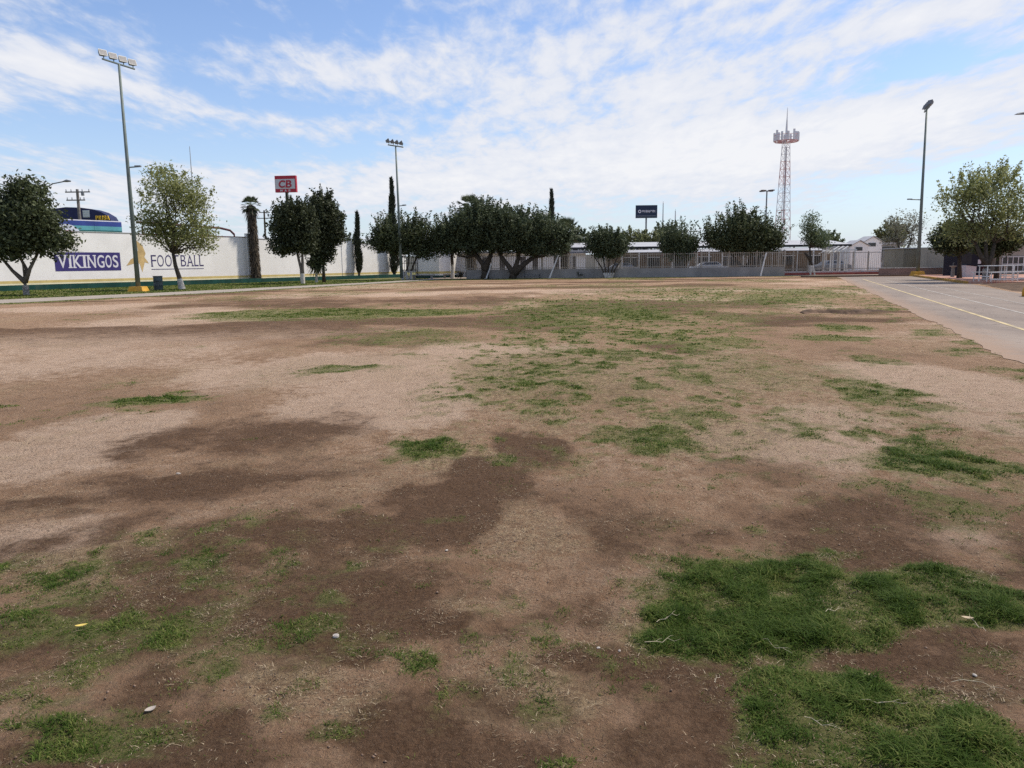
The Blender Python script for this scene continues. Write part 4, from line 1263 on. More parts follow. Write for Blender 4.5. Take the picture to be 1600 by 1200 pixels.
MB().tube([(0.2, 0.2, 0), (0.2, 0.2, 24)], 0.11, 6).build('cable_ladder', surf('tower_grey', (0.33, 0.34, 0.37), 0.1, 0.4), tw)
ring = [(2.3 * math.cos(q), 2.3 * math.sin(q), 25.1) for q in [2 * math.pi * k / 12 for k in range(13)]]
MB().tube(ring, 0.12, 6, False).build('platform_ring', M_tr, tw)
for k in range(6):
    q = 2 * math.pi * k / 6
    MB().tube([(0, 0, 25.05), (2.3 * math.cos(q), 2.3 * math.sin(q), 25.1)], 0.1, 5).build('strut', M_tr, tw)
for k in range(12):
    q = 2 * math.pi * k / 12 + 0.1
    h = 1.7 if k % 3 else 2.1
    MB().box(2.3 * math.cos(q) - .17, 2.3 * math.cos(q) + .17, 2.3 * math.sin(q) - .12, 2.3 * math.sin(q) + .12, 25.15, 25.1 + h).build('panel_antenna', M_tw, tw)
MB().tube([(2.3 * math.cos(q), 2.3 * math.sin(q), 26.3) for q in [2 * math.pi * k / 12 for k in range(13)]], 0.05, 5, False).build('hand_rail', M_tr, tw)
MB().tube([(0, 0, 25), (0, 0, 27.5), (0, 0, 29.6), (0, 0, 31.6)], [0.3, 0.22, 0.1, 0.04], 6).build('top_spike', M_tw, tw)

# ================================================================ TREES
L_dark = leaf_mat('leaf_dark', (0.028, 0.037, 0.016), (0.068, 0.086, 0.038), (0.14, 0.165, 0.08), 0.25)
L_ficus = leaf_mat('leaf_ficus', (0.029, 0.040, 0.019), (0.070, 0.092, 0.046), (0.14, 0.172, 0.092), 0.25)
L_olive = leaf_mat('leaf_olive', (0.075, 0.085, 0.034), (0.165, 0.18, 0.08), (0.31, 0.32, 0.19), 0.42)
L_pine = leaf_mat('leaf_pine', (0.022, 0.029, 0.013), (0.052, 0.064, 0.030), (0.11, 0.126, 0.066), 0.2)
L_cyp = leaf_mat('leaf_cypress', (0.016, 0.021, 0.013), (0.034, 0.042, 0.027), (0.06, 0.068, 0.046), 0.1)
L_pale = leaf_mat('leaf_pale', (0.05, 0.075, 0.035), (0.11, 0.145, 0.07), (0.20, 0.235, 0.13), 0.35)
L_grey = leaf_mat('leaf_grey', (0.09, 0.092, 0.065), (0.18, 0.182, 0.135), (0.30, 0.30, 0.24), 0.4)
L_light = leaf_mat('leaf_light', (0.12, 0.138, 0.045), (0.245, 0.265, 0.10), (0.40, 0.41, 0.22), 0.5)
L_dry = leaf_mat('leaf_dry', (0.05, 0.042, 0.03), (0.12, 0.10, 0.07), (0.24, 0.205, 0.15), 0.2)


def leaf_cloud(r, lobes, n, size, clump=0.34, shell=0.62, aspect=0.55, sprigs=0, sprig_len=0.8, up=0.35, holes=0.0):
    """positions/normals of n leaves spread in clumps through ellipsoid lobes (cx,cy,cz,rx,ry,rz)"""
    L = np.array(lobes, float)
    vol = (L[:, 3] * L[:, 4] * L[:, 5]) ** 0.72
    nc = max(12, int(n / 26))
    which = r.choice(len(L), nc, p=vol / vol.sum())
    d = r.normal(size=(nc, 3))
    d /= np.linalg.norm(d, axis=1)[:, None]
    rad = shell + (1 - shell) * r.random(nc)
    inner = r.random(nc) < 0.3
    rad = np.where(inner, r.random(nc) ** 0.5 * 0.8, rad)
    cc = L[which, :3] + d * rad[:, None] * L[which, 3:]
    if holes > 0:
        keep = vnoise(cc[:, 0] * 1.1 + 50, cc[:, 2] * 1.1 + cc[:, 1] * 0.6 + 50, 77) > holes
        cc, d = cc[keep], d[keep]
        nc = len(cc)
    if sprigs:
        k = r.choice(len(L), sprigs, p=vol / vol.sum())
        sd = r.normal(size=(sprigs, 3))
        sd[:, 2] = np.abs(sd[:, 2]) * 1.1 + 0.15
        sd /= np.linalg.norm(sd, axis=1)[:, None]
        s0 = L[k, :3] + sd * L[k, 3:]
        outd = sd * 0.5 + np.array([0, 0, 0.75])
        outd /= np.linalg.norm(outd, axis=1)[:, None]
        ln = sprig_len * (0.4 + r.random(sprigs))
        m = 9
        tt = np.linspace(-0.25, 1, m)
        sp = s0[:, None, :] + outd[:, None, :] * (ln[:, None] * tt[None, :])[:, :, None]
        sp = sp.reshape(-1, 3)
    per = np.maximum(3, (n / nc * (0.5 + r.random(nc)))).astype(int)
    ci = np.repeat(np.arange(nc), per)
    sg = clump * (0.6 + 0.8 * r.random(nc))
    pos = cc[ci] + np.clip(r.normal(size=(len(ci), 3)), -1.55, 1.55) * sg[ci][:, None] * np.array([1, 1, 0.75])
    tint_c = r.random(nc)
    tint = 0.62 * tint_c[ci] + 0.38 * r.random(len(ci))
    if sprigs:
        q = np.repeat(sp, 5, axis=0) + r.normal(size=(len(sp) * 5, 3)) * 0.085
        pos = np.concatenate([pos, q])
        tint = np.concatenate([tint, 0.35 + 0.5 * r.random(len(q))])
    m = len(pos)
    nrm = r.normal(size=(m, 3))
    nrm[:, 2] += up
    nrm /= np.linalg.norm(nrm, axis=1)[:, None]
    ref = r.normal(size=(m, 3))
    a = np.cross(nrm, ref)
    a /= np.linalg.norm(a, axis=1)[:, None]
    b = np.cross(nrm, a)
    s = size * (0.6 + 0.8 * r.random(m))[:, None]
    # leaf: diamond with a slight fold
    v = np.stack([pos - a * s, pos + b * s * aspect + nrm * s * 0.12, pos + a * s, pos - b * s * aspect + nrm * s * 0.12], 1).reshape(-1, 3)
    f = np.arange(m * 4).reshape(m, 4)
    return v, f, np.repeat(tint, 4)


def crown(r, lobes, n, size, mat, parent, name='crown', **kw):
    v, f, tn = leaf_cloud(r, lobes, n, size, **kw)
    return link(bpy.data.objects.new(name, np_mesh(name, v, f, mat, False, dict(tint=tn))), parent)


def bend(p0, p1, r, k=0.12, n=4):
    p0, p1 = np.array(p0, float), np.array(p1, float)
    L = np.linalg.norm(p1 - p0)
    out = [p0]
    for i in range(1, n):
        t_ = i / n
        out.append(p0 + (p1 - p0) * t_ + r.normal(size=3) * L * k * 0.4 * math.sin(math.pi * t_))
    out.append(p1)
    return [tuple(q) for q in out]


def tree(base, label, lobes, trunk, leaf, n, size, seed, name='leafy_tree', cat='tree', bark=None, white=0.0, limbs=8, rad=0.14, group=None, twigs=10, zb=0.0, **kw):
    """trunk: list of stems, each a list of (x,y,z) relative to the base; limbs run from stem tops into the lobes"""
    r = np.random.default_rng(seed)
    bark = bark or M_bark
    o = thing(name, (base[0], base[1], zb), label, cat, group)
    mb = MB()
    tops = []
    for st in trunk:
        k = len(st)
        rr = [rad * (1.15 - 0.5 * i / max(1, k - 1)) for i in range(k)]
        rr[0] *= 1.25
        mb.tube(st, rr, 9)
        tops.append((st[-1], rr[-1]))
    L = list(lobes)
    for i in range(limbs):
        lb = L[i % len(L)]
        d = r.normal(size=3)
        d /= np.linalg.norm(d)
        tgt = np.array(lb[:3]) + d * np.array(lb[3:]) * (0.25 if i < len(L) else 0.6)
        tp, tr = min(tops, key=lambda q: abs(q[0][0] - tgt[0]) + 0.3 * abs(q[0][2] - tgt[2]) + r.random() * 0.4)
        pts = bend(tp, tgt, r, 0.25)
        mb.tube(pts, [tr * 0.75, tr * 0.55, tr * 0.42, tr * 0.3, tr * 0.14], 6)
        for j in range(max(0, twigs // max(1, limbs))):
            q = np.array(pts[3]) + r.normal(size=3) * np.array(lb[3:]) * 0.55
            mb.tube(bend(pts[2], q, r, 0.25, 3), [tr * 0.3, tr * 0.2, tr * 0.13, tr * 0.06], 5)
    tk = mb.build('trunk', bark, o, True)
    if white > 0:
        wm = MB()
        for st in trunk:
            pts, rr = [], []
            k = len(st)
            for i in range(9):
                zt = white * i / 8
                # follow the stem
                zz = [p[2] for p in st]
                if zt > zz[-1] - 0.02:
                    break
                pts.append((float(np.interp(zt, zz, [p[0] for p in st])), float(np.interp(zt, zz, [p[1] for p in st])), zt))
                rr.append(float(np.interp(zt, zz, [rad * (1.15 - 0.5 * q / max(1, k - 1)) * (1.25 if q == 0 else 1) for q in range(k)])) + 0.012)
            if len(pts) > 1:
                wm.tube(pts, rr, 9, False)
        wm.build('limewash', M_lime, tk, True)
    crown(r, lobes, n, size, leaf, o, **kw)
    return o


# far left, dark rounded tree with a forked stem
tree((-30.0, 47.9), 'dark rounded tree with a forked stem at the far left, in front of the wall',
     [(-0.2, 0, 4.1, 2.5, 2.3, 1.6), (0.7, 0, 5.9, 1.3, 1.2, 1.1), (1.9, .2, 3.2, 1.05, 1.0, 0.9), (-2.1, 0, 3.5, 1.5, 1.4, 1.25), (-1.5, .2, 5.2, 1.2, 1.1, 0.9), (1.4, -.5, 4.6, 1.3, 1.2, 1.0), (-.4, -1, 3.0, 1.7, 1.2, 0.7)],
     [[(0, 0, 0), (0, 0, .45), (-.02, 0, .85)], [(0, 0, .8), (-.7, 0, 1.5), (-1.35, .1, 2.3)], [(0, 0, .8), (.1, .1, 1.6), (-.25, .1, 2.4)], [(0, 0, .8), (.45, -.1, 1.6), (.95, 0, 2.5)]],
     L_dark, 26250, 0.111, 21, rad=0.115, limbs=12, white=0.6, twigs=24, clump=0.36, bark=M_bark_pale)

# pale leafy tree in front of FOOTBALL
tree((-24.2, 56.4), 'tall pale grey-green leafy tree with a whitewashed stem in front of the FOOTBALL lettering',
     [(0.1, 0, 5.7, 2.3, 2.2, 2.6), (-.4, 0, 7.6, 1.5, 1.4, 1.2), (1.3, 0, 6.6, 1.5, 1.4, 1.5), (-1.5, 0, 4.6, 1.4, 1.3, 1.3), (1.7, 0, 4.2, 1.5, 1.3, 1.3), (.2, 0, 3.6, 2.0, 1.7, 0.9), (2.5, 0, 3.0, .7, .6, .35)],
     [[(.25, 0, 0), (.12, 0, .8), (-.1, 0, 1.7), (-.2, 0, 2.6)]],
     L_light, 13000, 0.086, 22, rad=0.17, limbs=16, white=0.75, twigs=40, clump=0.42, shell=0.5, holes=0.34, sprigs=24, sprig_len=.5)

# pine pair
tree((-18.75, 69.9), 'dark pine with pale bare stems, left one of the pair below the red sign',
     [(-.6, 0, 6.0, 1.3, 1.3, 1.25), (-1.2, 0, 4.9, 1.4, 1.3, 1.3), (-1.5, 0, 3.4, 1.2, 1.2, .8), (.3, 0, 5.0, 1.2, 1.2, 1.5), (0, 0, 3.5, 1.3, 1.2, .9)],
     [[(0, 0, 0), (-.1, 0, 1.3), (-.35, 0, 2.6), (-.6, 0, 3.6)], [(0, 0, .2), (.05, 0, 1.4), (.05, .1, 2.6), (.2, .1, 3.6)]],
     L_pine, 18375, 0.111, 23, name='pine_tree', rad=0.13, limbs=10, white=0.9, clump=0.3, sprigs=110, sprig_len=.7, bark=M_bark_pale)
tree((-17.6, 74.3), 'dark pine standing close behind, right one of the pair below the red sign',
     [(-.1, 0, 6.9, 1.1, 1.2, 1.2), (.4, 0, 5.4, 1.3, 1.3, 1.4), (.9, 0, 4.3, 1.0, 1.0, .8), (-.5, 0, 4.3, 1.2, 1.2, 1.2), (-.4, 0, 3.0, 1.1, 1.0, .7), (.1, 0, 2.2, .5, .5, .5)],
     [[(-.3, 0, 0), (-.3, 0, 1.4), (-.1, 0, 2.8), (0, 0, 4.0)]],
     L_pine, 18375, 0.111, 24, name='pine_tree', rad=0.13, limbs=10, white=0.0, clump=0.3, sprigs=110, sprig_len=.7)


def blades(r, origin, n, length, width, spread, droop, mat, parent, name='leaves', zmin=-0.4):
    """long narrow leaves bursting from a point"""
    vs, fs, tn = [], [], []
    for i in range(n):
        q = r.random() * 2 * math.pi
        e = zmin + (1.35 - zmin) * r.random()
        d = np.array([math.cos(q) * math.cos(e), math.sin(q) * math.cos(e), math.sin(e)])
        side = np.cross(d, [0, 0, 1.0])
        side /= (np.linalg.norm(side) + 1e-6)
        L = length * (0.75 + 0.4 * r.random())
        tt = r.random()
        b = len(vs)
        for k, s in enumerate((0, .4, .75, 1)):
            p = np.array(origin) + d * L * s + np.array([0, 0, -droop * L * s * s])
            w = width * (0.5, 1, .7, .08)[k]
            vs += [p - side * w, p + side * w]
            tn += [tt, tt]
        for k in range(3):
            fs.append((b + 2 * k, b + 2 * k + 1, b + 2 * k + 3, b + 2 * k + 2))
    return link(bpy.data.objects.new(name, np_mesh(name, np.array(vs), np.array(fs), mat, False, dict(tint=np.array(tn)))), parent)


yu = thing('yucca_plant', (-18.45, 73.6, 0), 'small dark drooping yucca with a whitewashed stem under the right pine', 'plant')
MB().tube([(0, 0, 0), (0.02, 0, .7), (0, 0, 1.3)], [.14, .12, .1], 8).build('stem', M_lime, yu)
blades(np.random.default_rng(5), (0.05, 0, 1.7), 130, 0.95, 0.055, 1, 0.55, L_dark, yu, zmin=-1.0)
crown(np.random.default_rng(6), [(0.1, 0, 1.9, .75, .6, .65)], 900, 0.13, L_dark, yu, 'foliage', clump=.25)


def fan_palm(base, label, h, tr, fl, seed, nf=34, skirt=True, zb=0.0, lean=0.0, leafm=None):
    r = np.random.default_rng(seed)
    o = thing('fan_palm', (base[0], base[1], zb), label, 'palm tree')
    mb = MB()
    k = 14
    mb.tube([(lean * (i / k) ** 1.5 + 0.03 * r.normal(), 0.03 * r.normal(), h * i / k) for i in range(k + 1)],
            [tr * (1.0 + 0.12 * r.normal()) * (1.1 if i < 3 else 1.0) for i in range(k + 1)], 11)
    tk = mb.build('trunk', M_bark, o, True)
    # ragged old leaf bases and dead skirt along the trunk
    m = int(900 * h / 6)
    z = r.random(m) * h
    q = r.random(m) * 2 * math.pi
    rad = tr * (1.0 + 0.25 * r.random(m))
    p = np.stack([lean * (z / h) ** 1.5 + rad * np.cos(q), rad * np.sin(q), z], 1)
    side = np.stack([-np.sin(q), np.cos(q), np.zeros(m)], 1)
    outv = np.stack([np.cos(q), np.sin(q), np.zeros(m)], 1)
    ln = 0.25 + 0.35 * r.random(m)[:, None]
    w = 0.05 + 0.06 * r.random(m)[:, None]
    v = np.stack([p - side * w, p + side * w, p + outv * 0.14 - np.array([0, 0, 1]) * ln], 1).reshape(-1, 3)
    link(bpy.data.objects.new('dead_leaf_bases', np_mesh('dead_leaf_bases', v, np.arange(m * 3).reshape(m, 3), surf('palm_thatch', (0.085, 0.068, 0.05), 0.4, 6, 0.95))), tk)
    # fans
    vs, fs, tn = [], [], []
    top = np.array([lean, 0, h])
    for i in range(nf):
        a = i * 2.399 + r.normal() * 0.2
        e = 1.35 - 2.1 * (i / nf) ** 0.9 + r.normal() * 0.08
        d = np.array([math.cos(a) * math.cos(e), math.sin(a) * math.cos(e), math.sin(e)])
        side = np.cross(d, [0, 0, 1.0])
        side /= np.linalg.norm(side) + 1e-6
        upv = np.cross(side, d)
        pl_ = fl * (0.62 + 0.12 * r.random())
        hub = top + d * pl_
        tint = float(np.clip(0.75 - 0.6 * (i / nf) + 0.15 * r.normal(), 0, 1))
        # stalk
        b = len(vs)
        vs += [top - side * .02, top + side * .02, hub + side * .015, hub - side * .015]
        tn += [tint] * 4
        fs.append((b, b + 1, b + 2, b + 3))
        for s in np.linspace(-1.15, 1.15, 13):
            dd = d * math.cos(s) + side * math.sin(s)
            L = fl * 0.62 * (1 - 0.18 * abs(s))
            w = fl * 0.045
            n2 = np.cross(dd, upv)
            tip = hub + dd * L + np.array([0, 0, -(0.04 if e > 0.6 else 0.3) * L])
            mid = hub + dd * L * .55
            b = len(vs)
            vs += [hub, mid - n2 * w, tip, mid + n2 * w]
            tn += [tint] * 4
            fs.append((b, b + 1, b + 2, b + 3))
    link(bpy.data.objects.new('fronds', np_mesh('fronds', np.array(vs), np.array(fs), leafm or L_olive, False, dict(tint=np.array(tn)))), o)
    if skirt:
        blades(r, (lean, 0, h - 0.1), 120, fl * 0.95, 0.05, 1, 0.9, L_dry, o, 'dead_skirt', zmin=-0.9)
    return o


L_palm = leaf_mat('leaf_palm', (0.04, 0.05, 0.025), (0.075, 0.092, 0.045), (0.12, 0.14, 0.075), 0.2)
fan_palm((-25.55, 77.9), 'shaggy dark-trunked fan palm against the white wall', 7.2, 0.36, 0.9, 31, zb=0.28, lean=-0.1, leafm=L_palm)
fan_palm((-4.6, 90.5), 'fan palm whose crown tops the first ficus', 7.7, 0.5, 1.6, 32, skirt=False, leafm=L_palm)
fan_palm((6.0, 85.5), 'small fan palm at the right end of the ficus row', 4.6, 0.35, 1.7, 33, skirt=False, leafm=L_palm)


def cypress(base, label, h, w, seed, zb=0.0, n=2600):
    r = np.random.default_rng(seed)
    o = thing('cypress_tree', (base[0], base[1], zb), label, 'cypress', 'columnar cypresses')
    MB().tube([(0, 0, 0), (0, 0, h * .5), (0.05, 0, h * .95)], [w * .35, w * .2, .02], 7).build('trunk', M_bark, o)
    z = r.random(n) ** 0.85
    prof = np.interp(z, [0, .06, .3, .6, .85, .95, 1], [.55, .9, 1.0, .75, .42, .26, .05])
    bulge = 0.75 + 0.5 * vnoise(z * 14, np.full(n, 0.0) + seed, 3)
    q = r.random(n) * 2 * math.pi
    rr = w * prof * bulge * (0.5 + 0.5 * r.random(n))
    pos = np.stack([rr * np.cos(q) + 0.06 * np.sin(z * 9), rr * np.sin(q), 0.35 + z * (h - 0.35)], 1)
    outv = np.stack([np.cos(q), np.sin(q), np.zeros(n)], 1)
    side = np.stack([-np.sin(q), np.cos(q), np.zeros(n)], 1)
    L = (0.22 + 0.22 * r.random(n))[:, None]
    upd = np.array([0, 0, 1.0]) + outv * 0.35 + r.normal(size=(n, 3)) * 0.2
    v = np.stack([pos - side * .07, pos - outv * .03, pos + side * .07, pos + upd * L], 1).reshape(-1, 3)
    link(bpy.data.objects.new('crown', np_mesh('crown', v, np.arange(n * 4).reshape(n, 4), L_cyp, False, dict(tint=np.repeat(r.random(n), 4)))), o)
    return o


cypress((-17.75, 90.85), 'thin short cypress alone against the white wall', 7.2, 0.42, 41, 0.28)
cypress((-14.4, 96.0), 'tall cypress behind the dark bushy tree and its mast', 11.6, 0.6, 42, 0.2, 4200)
cypress((5.0, 95), 'tall cypress at the right end of the ficus row', 10.1, 0.62, 43, 0, 3600)
cypress((1.5, 95), 'cypress tip just showing over the second ficus', 7.5, 0.5, 44)

# dark bushy multi-stemmed tree around the second mast
tree((-11.2, 81.8), 'dark bushy tree with several whitewashed stems at the end of the white wall',
     [(-.6, 0, 4.3, 2.4, 2.0, 1.5), (1.5, 0, 4.6, 1.7, 1.6, 1.3), (-2.4, 0, 3.7, 1.4, 1.3, 1.0), (2.3, 0, 3.1, 1.5, 1.3, 1.0), (.2, 0, 3.2, 2.2, 1.6, .8), (-2.2, 0, 5.0, 1.2, 1.0, .8)],
     [[(-.2, 0, 0), (-.1, 0, .7), (-.4, 0, 1.5), (-.8, 0, 2.6)], [(.3, 0, 0), (.15, 0, .7), (.4, .1, 1.5), (.5, 0, 2.6)], [(.6, .1, 0), (.7, .1, .8), (1.0, .1, 1.6), (1.5, 0, 2.6)]],
     L_dark, 16625, 0.111, 25, rad=0.12, limbs=12, white=0.9, twigs=24, clump=0.33, shell=.5, holes=.12, sprigs=120, sprig_len=1.2)

# ficus row
tree((-2.9, 81.5), 'broad dark ficus with a leaning stem, left of the ficus row',
     [(-.4, 0, 5.2, 3.0, 2.6, 2.0), (-3.2, 0, 4.6, 2.0, 2.0, 1.4), (-3.9, 0, 3.5, 1.5, 1.6, .9), (1.6, 0, 5.3, 1.9, 1.9, 1.6), (-.2, 0, 6.6, 1.6, 1.5, .9), (-1.6, 0, 3.4, 2.6, 2.0, 0.8), (1.4, -.4, 3.9, 1.7, 1.6, 1.0)],
     [[(.15, 0, 0), (.2, 0, .7), (0, 0, 1.5), (-.7, 0, 2.5)], [(.15, 0, .9), (.5, 0, 1.7), (.9, 0, 2.6)]],
     L_ficus, 36750, 0.111, 26, name='ficus_tree', rad=0.33, limbs=12, twigs=16, clump=0.33, sprigs=240, sprig_len=.95)
tree((0.2, 80.3), 'broad dark ficus with forked trunk, right of the ficus row',
     [(.6, 0, 4.6, 2.9, 2.5, 1.9), (3.4, 0, 4.5, 1.9, 1.9, 1.5), (4.5, 0, 3.7, 1.5, 1.5, 1.3), (-.8, 0, 5.6, 1.7, 1.6, 1.2), (2.6, 0, 3.2, 2.2, 1.8, .8), (-.6, -.3, 3.4, 1.8, 1.6, .8), (5.3, 0, 4.4, .8, .9, 1.0)],
     [[(0, 0, 0), (.05, 0, .6), (-.5, 0, 1.4), (-1.2, 0, 2.3)], [(.05, 0, .5), (.35, 0, 1.3), (.7, 0, 2.3)], [(.1, 0, .5), (1.0, 0, 1.3), (2.2, 0, 2.2)]],
     L_ficus, 36750, 0.111, 27, name='ficus_tree', rad=0.3, limbs=12, twigs=16, clump=0.33, sprigs=230, sprig_len=.95)
st = thing('young_tree', (-6.3, 84.0, 0), 'slim stem with whitewashed base left of the ficus row', 'tree')
tk = MB().tube([(0, 0, 0), (.03, 0, 1.2), (-.03, 0, 2.4), (.1, 0, 3.6)], [.2, .17, .16, .12], 9).build('trunk', M_bark, st)
MB().tube([(0, 0, 0), (.03, 0, 1.2), (.01, 0, 1.5)], [.215, .185, .182], 9, False).build('limewash', M_lime, tk)
crown(np.random.default_rng(8), [(.1, 0, 4.2, 1.4, 1.3, .9)], 2200, .15, L_ficus, st)

# middle trees on the fence line
tree((9.8, 79.2), 'round dark tree with many pale stems fanning from the ground, below the billboard',
     [(-.1, 0, 3.5, 1.6, 1.5, 1.1), (-1.2, 0, 3.2, 1.0, 1.0, .8), (1.1, 0, 3.1, 1.1, 1.1, .9), (.1, 0, 2.6, 1.3, 1.1, .7), (-.3, 0, 4.2, 1.1, 1.0, .5)],
     [[(-.1, 0, 0), (-.5, 0, 1.0), (-1.3, 0, 2.2)], [(0, 0, 0), (-.15, .1, 1.0), (-.4, .1, 2.2)], [(.15, 0, 0), (.2, .1, 1.0), (.3, .1, 2.2)], [(.3, 0, 0), (.6, 0, 1.0), (1.1, 0, 2.1)], [(.5, .1, 0), (.9, .1, .9), (1.5, 0, 1.8)]],
     L_ficus, 11375, 0.104, 28, rad=0.075, limbs=10, clump=0.3, sprigs=80, sprig_len=.7, white=.5)
tree((17.2, 79.7), 'narrow dark shrub tree with upright spiky shoots, left of the wide dark tree',
     [(-.5, 0, 3.1, 1.2, 1.1, .9), (.8, 0, 3.2, 1.1, 1.0, .9), (.1, 0, 2.3, 1.4, 1.1, .8), (-1.2, 0, 3.2, .7, .7, .7)],
     [[(-.2, 0, 0), (-.3, 0, .8), (-.6, 0, 1.7)], [(.1, 0, 0), (.1, 0, .8), (.1, 0, 1.8)], [(.35, 0, 0), (.5, 0, .8), (.9, 0, 1.7)]],
     L_ficus, 9100, 0.104, 29, rad=0.085, limbs=8, clump=0.28, sprigs=100, sprig_len=1.5)
tree((23.6, 78.9), 'wide dark tree with a forked leaning trunk in front of the fence, right of centre',
     [(-.3, 0, 4.2, 2.1, 1.9, 1.5), (-2.4, 0, 3.5, 1.6, 1.5, .8), (2.0, 0, 3.9, 1.7, 1.6, 1.2), (-.4, 0, 5.4, 1.1, 1.0, .7), (0, 0, 3.0, 2.6, 1.8, .8), (-3.3, 0, 3.9, .7, .7, .5), (3.0, 0, 3.3, 1.0, 1.0, .8)],
     [[(.4, 0, 0), (.1, 0, .7), (-.7, 0, 1.6), (-1.3, 0, 2.4)], [(.2, 0, .6), (.6, 0, 1.3), (.9, 0, 2.4)], [(.2, 0, .6), (1.3, 0, 1.1), (1.9, 0, 2.3)]],
     L_dark, 23625, 0.111, 30, rad=0.2, limbs=12, clump=0.3, sprigs=190, sprig_len=1.3)
tree((31.0, 79.4), 'slender pale green tree with whitewashed stem right of the telecom tower',
     [(-.4, 0, 4.6, 1.1, 1.0, 1.3), (.2, 0, 3.6, 1.4, 1.2, .7), (-.5, 0, 5.7, .7, .7, .5), (.9, 0, 3.1, .7, .7, .35)],
     [[(.1, 0, 0), (-.1, 0, .8), (-.35, 0, 1.6), (-.5, 0, 2.8)], [(-.35, 0, 1.5), (-1.0, 0, 2.3)]],
     L_pale, 4025, 0.089, 34, rad=0.12, limbs=9, white=1.0, clump=0.34, shell=.4, holes=.2, twigs=20)
tree((45.2, 90), 'thin grey half-bare tree left of the right light mast',
     [(-.5, 0, 5.3, 2.0, 1.8, 1.5), (1.3, 0, 5.4, 1.6, 1.4, 1.3), (0, 0, 3.6, 2.0, 1.6, .9), (-1.6, 0, 3.7, 1.0, 1.0, .8)],
     [[(0, 0, 0), (.05, 0, 1.2), (-.2, 0, 2.4), (-.5, 0, 3.4)], [(.05, 0, 1.4), (.6, 0, 2.6), (1.0, 0, 3.6)]],
     L_grey, 2700, 0.089, 35, rad=0.13, limbs=16, white=1.0, clump=0.5, shell=.3, holes=.25, twigs=48)
# trees on the plaza
tree((31.2, 51.2), 'large light green tree with a forked dark trunk on the plaza',
     [(-.6, 0, 4.7, 2.4, 2.2, 1.9), (1.3, 0, 5.0, 1.9, 1.8, 1.7), (-1.6, 0, 5.4, 1.2, 1.1, 1.1), (.2, 0, 6.2, 1.5, 1.4, .9), (1.8, 0, 3.5, 1.7, 1.6, .9), (-1.2, 0, 3.2, 1.8, 1.6, .7)],
     [[(.2, 0, 0), (.2, 0, .9), (.1, 0, 1.7), (.0, 0, 2.5)], [(.2, 0, 1.0), (-.25, 0, 1.6), (-.6, 0, 2.3)], [(.2, 0, .9), (.5, 0, 1.6), (.6, 0, 2.4)]],
     L_light, 10500, 0.085, 36, rad=0.15, limbs=16, white=.75, zb=.12, twigs=40, clump=0.42, shell=.45, holes=.34, sprigs=60, sprig_len=.8)
tree((32.7, 57.5), 'dense dark round tree shading the navy booth',
     [(.1, 0, 2.9, 1.5, 1.4, 1.0), (-.6, 0, 2.6, 1.0, 1.0, .7), (1.0, 0, 3.0, 1.1, 1.1, .9), (.2, 0, 3.6, 1.1, 1.0, .5)],
     [[(.6, 0, 0), (.55, 0, 1.0), (.4, 0, 2.0)]], L_dark, 13125, 0.104, 37, rad=.14, limbs=6, zb=.12, clump=.3)
tree((33.6, 53.6), 'dense dark low tree crown behind the forked plaza trunk',
     [(-.4, 0, 2.4, 1.3, 1.3, .75), (.5, 0, 2.7, 1.0, 1.0, .7)],
     [[(.0, 0, 0), (.0, 0, 1.0), (0, 0, 1.9)]], L_dark, 9100, 0.096, 38, rad=.13, limbs=5, zb=.12, clump=.28)
tree((37.2, 51.0), 'olive green tree cut off by the right edge of the photo',
     [(.2, 0, 4.0, 1.9, 1.8, 1.5), (-.9, 0, 3.3, 1.2, 1.2, .8), (.9, 0, 5.0, 1.3, 1.2, 1.0)],
     [[(.3, 0, 0), (.2, 0, 1.2), (0, 0, 2.4)]], L_olive, 13125, 0.096, 39, rad=.16, limbs=9, zb=.12, clump=.36)
# background greenery beyond the fence
BG = [((18.5, 118), 'yellowish green shrubby tree behind the carport, below the billboard', [(0, 0, 4.6, 3.4, 2, 1.5), (-2.6, 0, 4.2, 2.2, 2, 1.2), (2.6, 0, 4.6, 2.2, 2, 1.2)], L_olive, 5200, 51),
      ((24.2, 122), 'dark tree behind the carport between billboard and twin masts', [(0, 0, 5.4, 1.7, 1.6, 1.7), (1.2, 0, 4.6, 1.3, 1.3, 1.2)], L_dark, 4500, 52),
      ((8.8, 108), 'dark tree top behind the round tree', [(0, 0, 4.4, 2.0, 2, 1.4)], L_ficus, 2600, 53),
      ((54.0, 135), 'far green tree behind the gabled huts', [(0, 0, 5.0, 2.2, 2, 1.6), (1.8, 0, 4.2, 1.6, 1.5, 1.2)], L_pale, 2600, 54),
      ((63.5, 130), 'far dark green tree between the gabled huts and the grey tree', [(0, 0, 5.2, 2.6, 2, 2.0), (1.2, 0, 6.0, 1.6, 1.5, 1.2)], L_olive, 3600, 55),
      ((47.5, 150), 'distant low dark tree over the carport roof', [(0, 0, 4.4, 2.4, 2, 1.2)], L_dark, 1800, 56),
      ((-22.5, 108), 'low dark tree top behind the wall by the thin cypress', [(0, 0, 3.9, 2.6, 2, 1.1), (2.4, 0, 3.6, 1.9, 1.6, .9)], L_dark, 3000, 57)]
for b, lab, lobes, lm, n, sd in BG:
    tree(b, lab, lobes, [[(0, 0, 0), (0, 0, 1.6), (.1, 0, 3.0)]], lm, n, .19, sd, rad=.18, limbs=5, clump=.4, sprigs=20, sprig_len=.7)
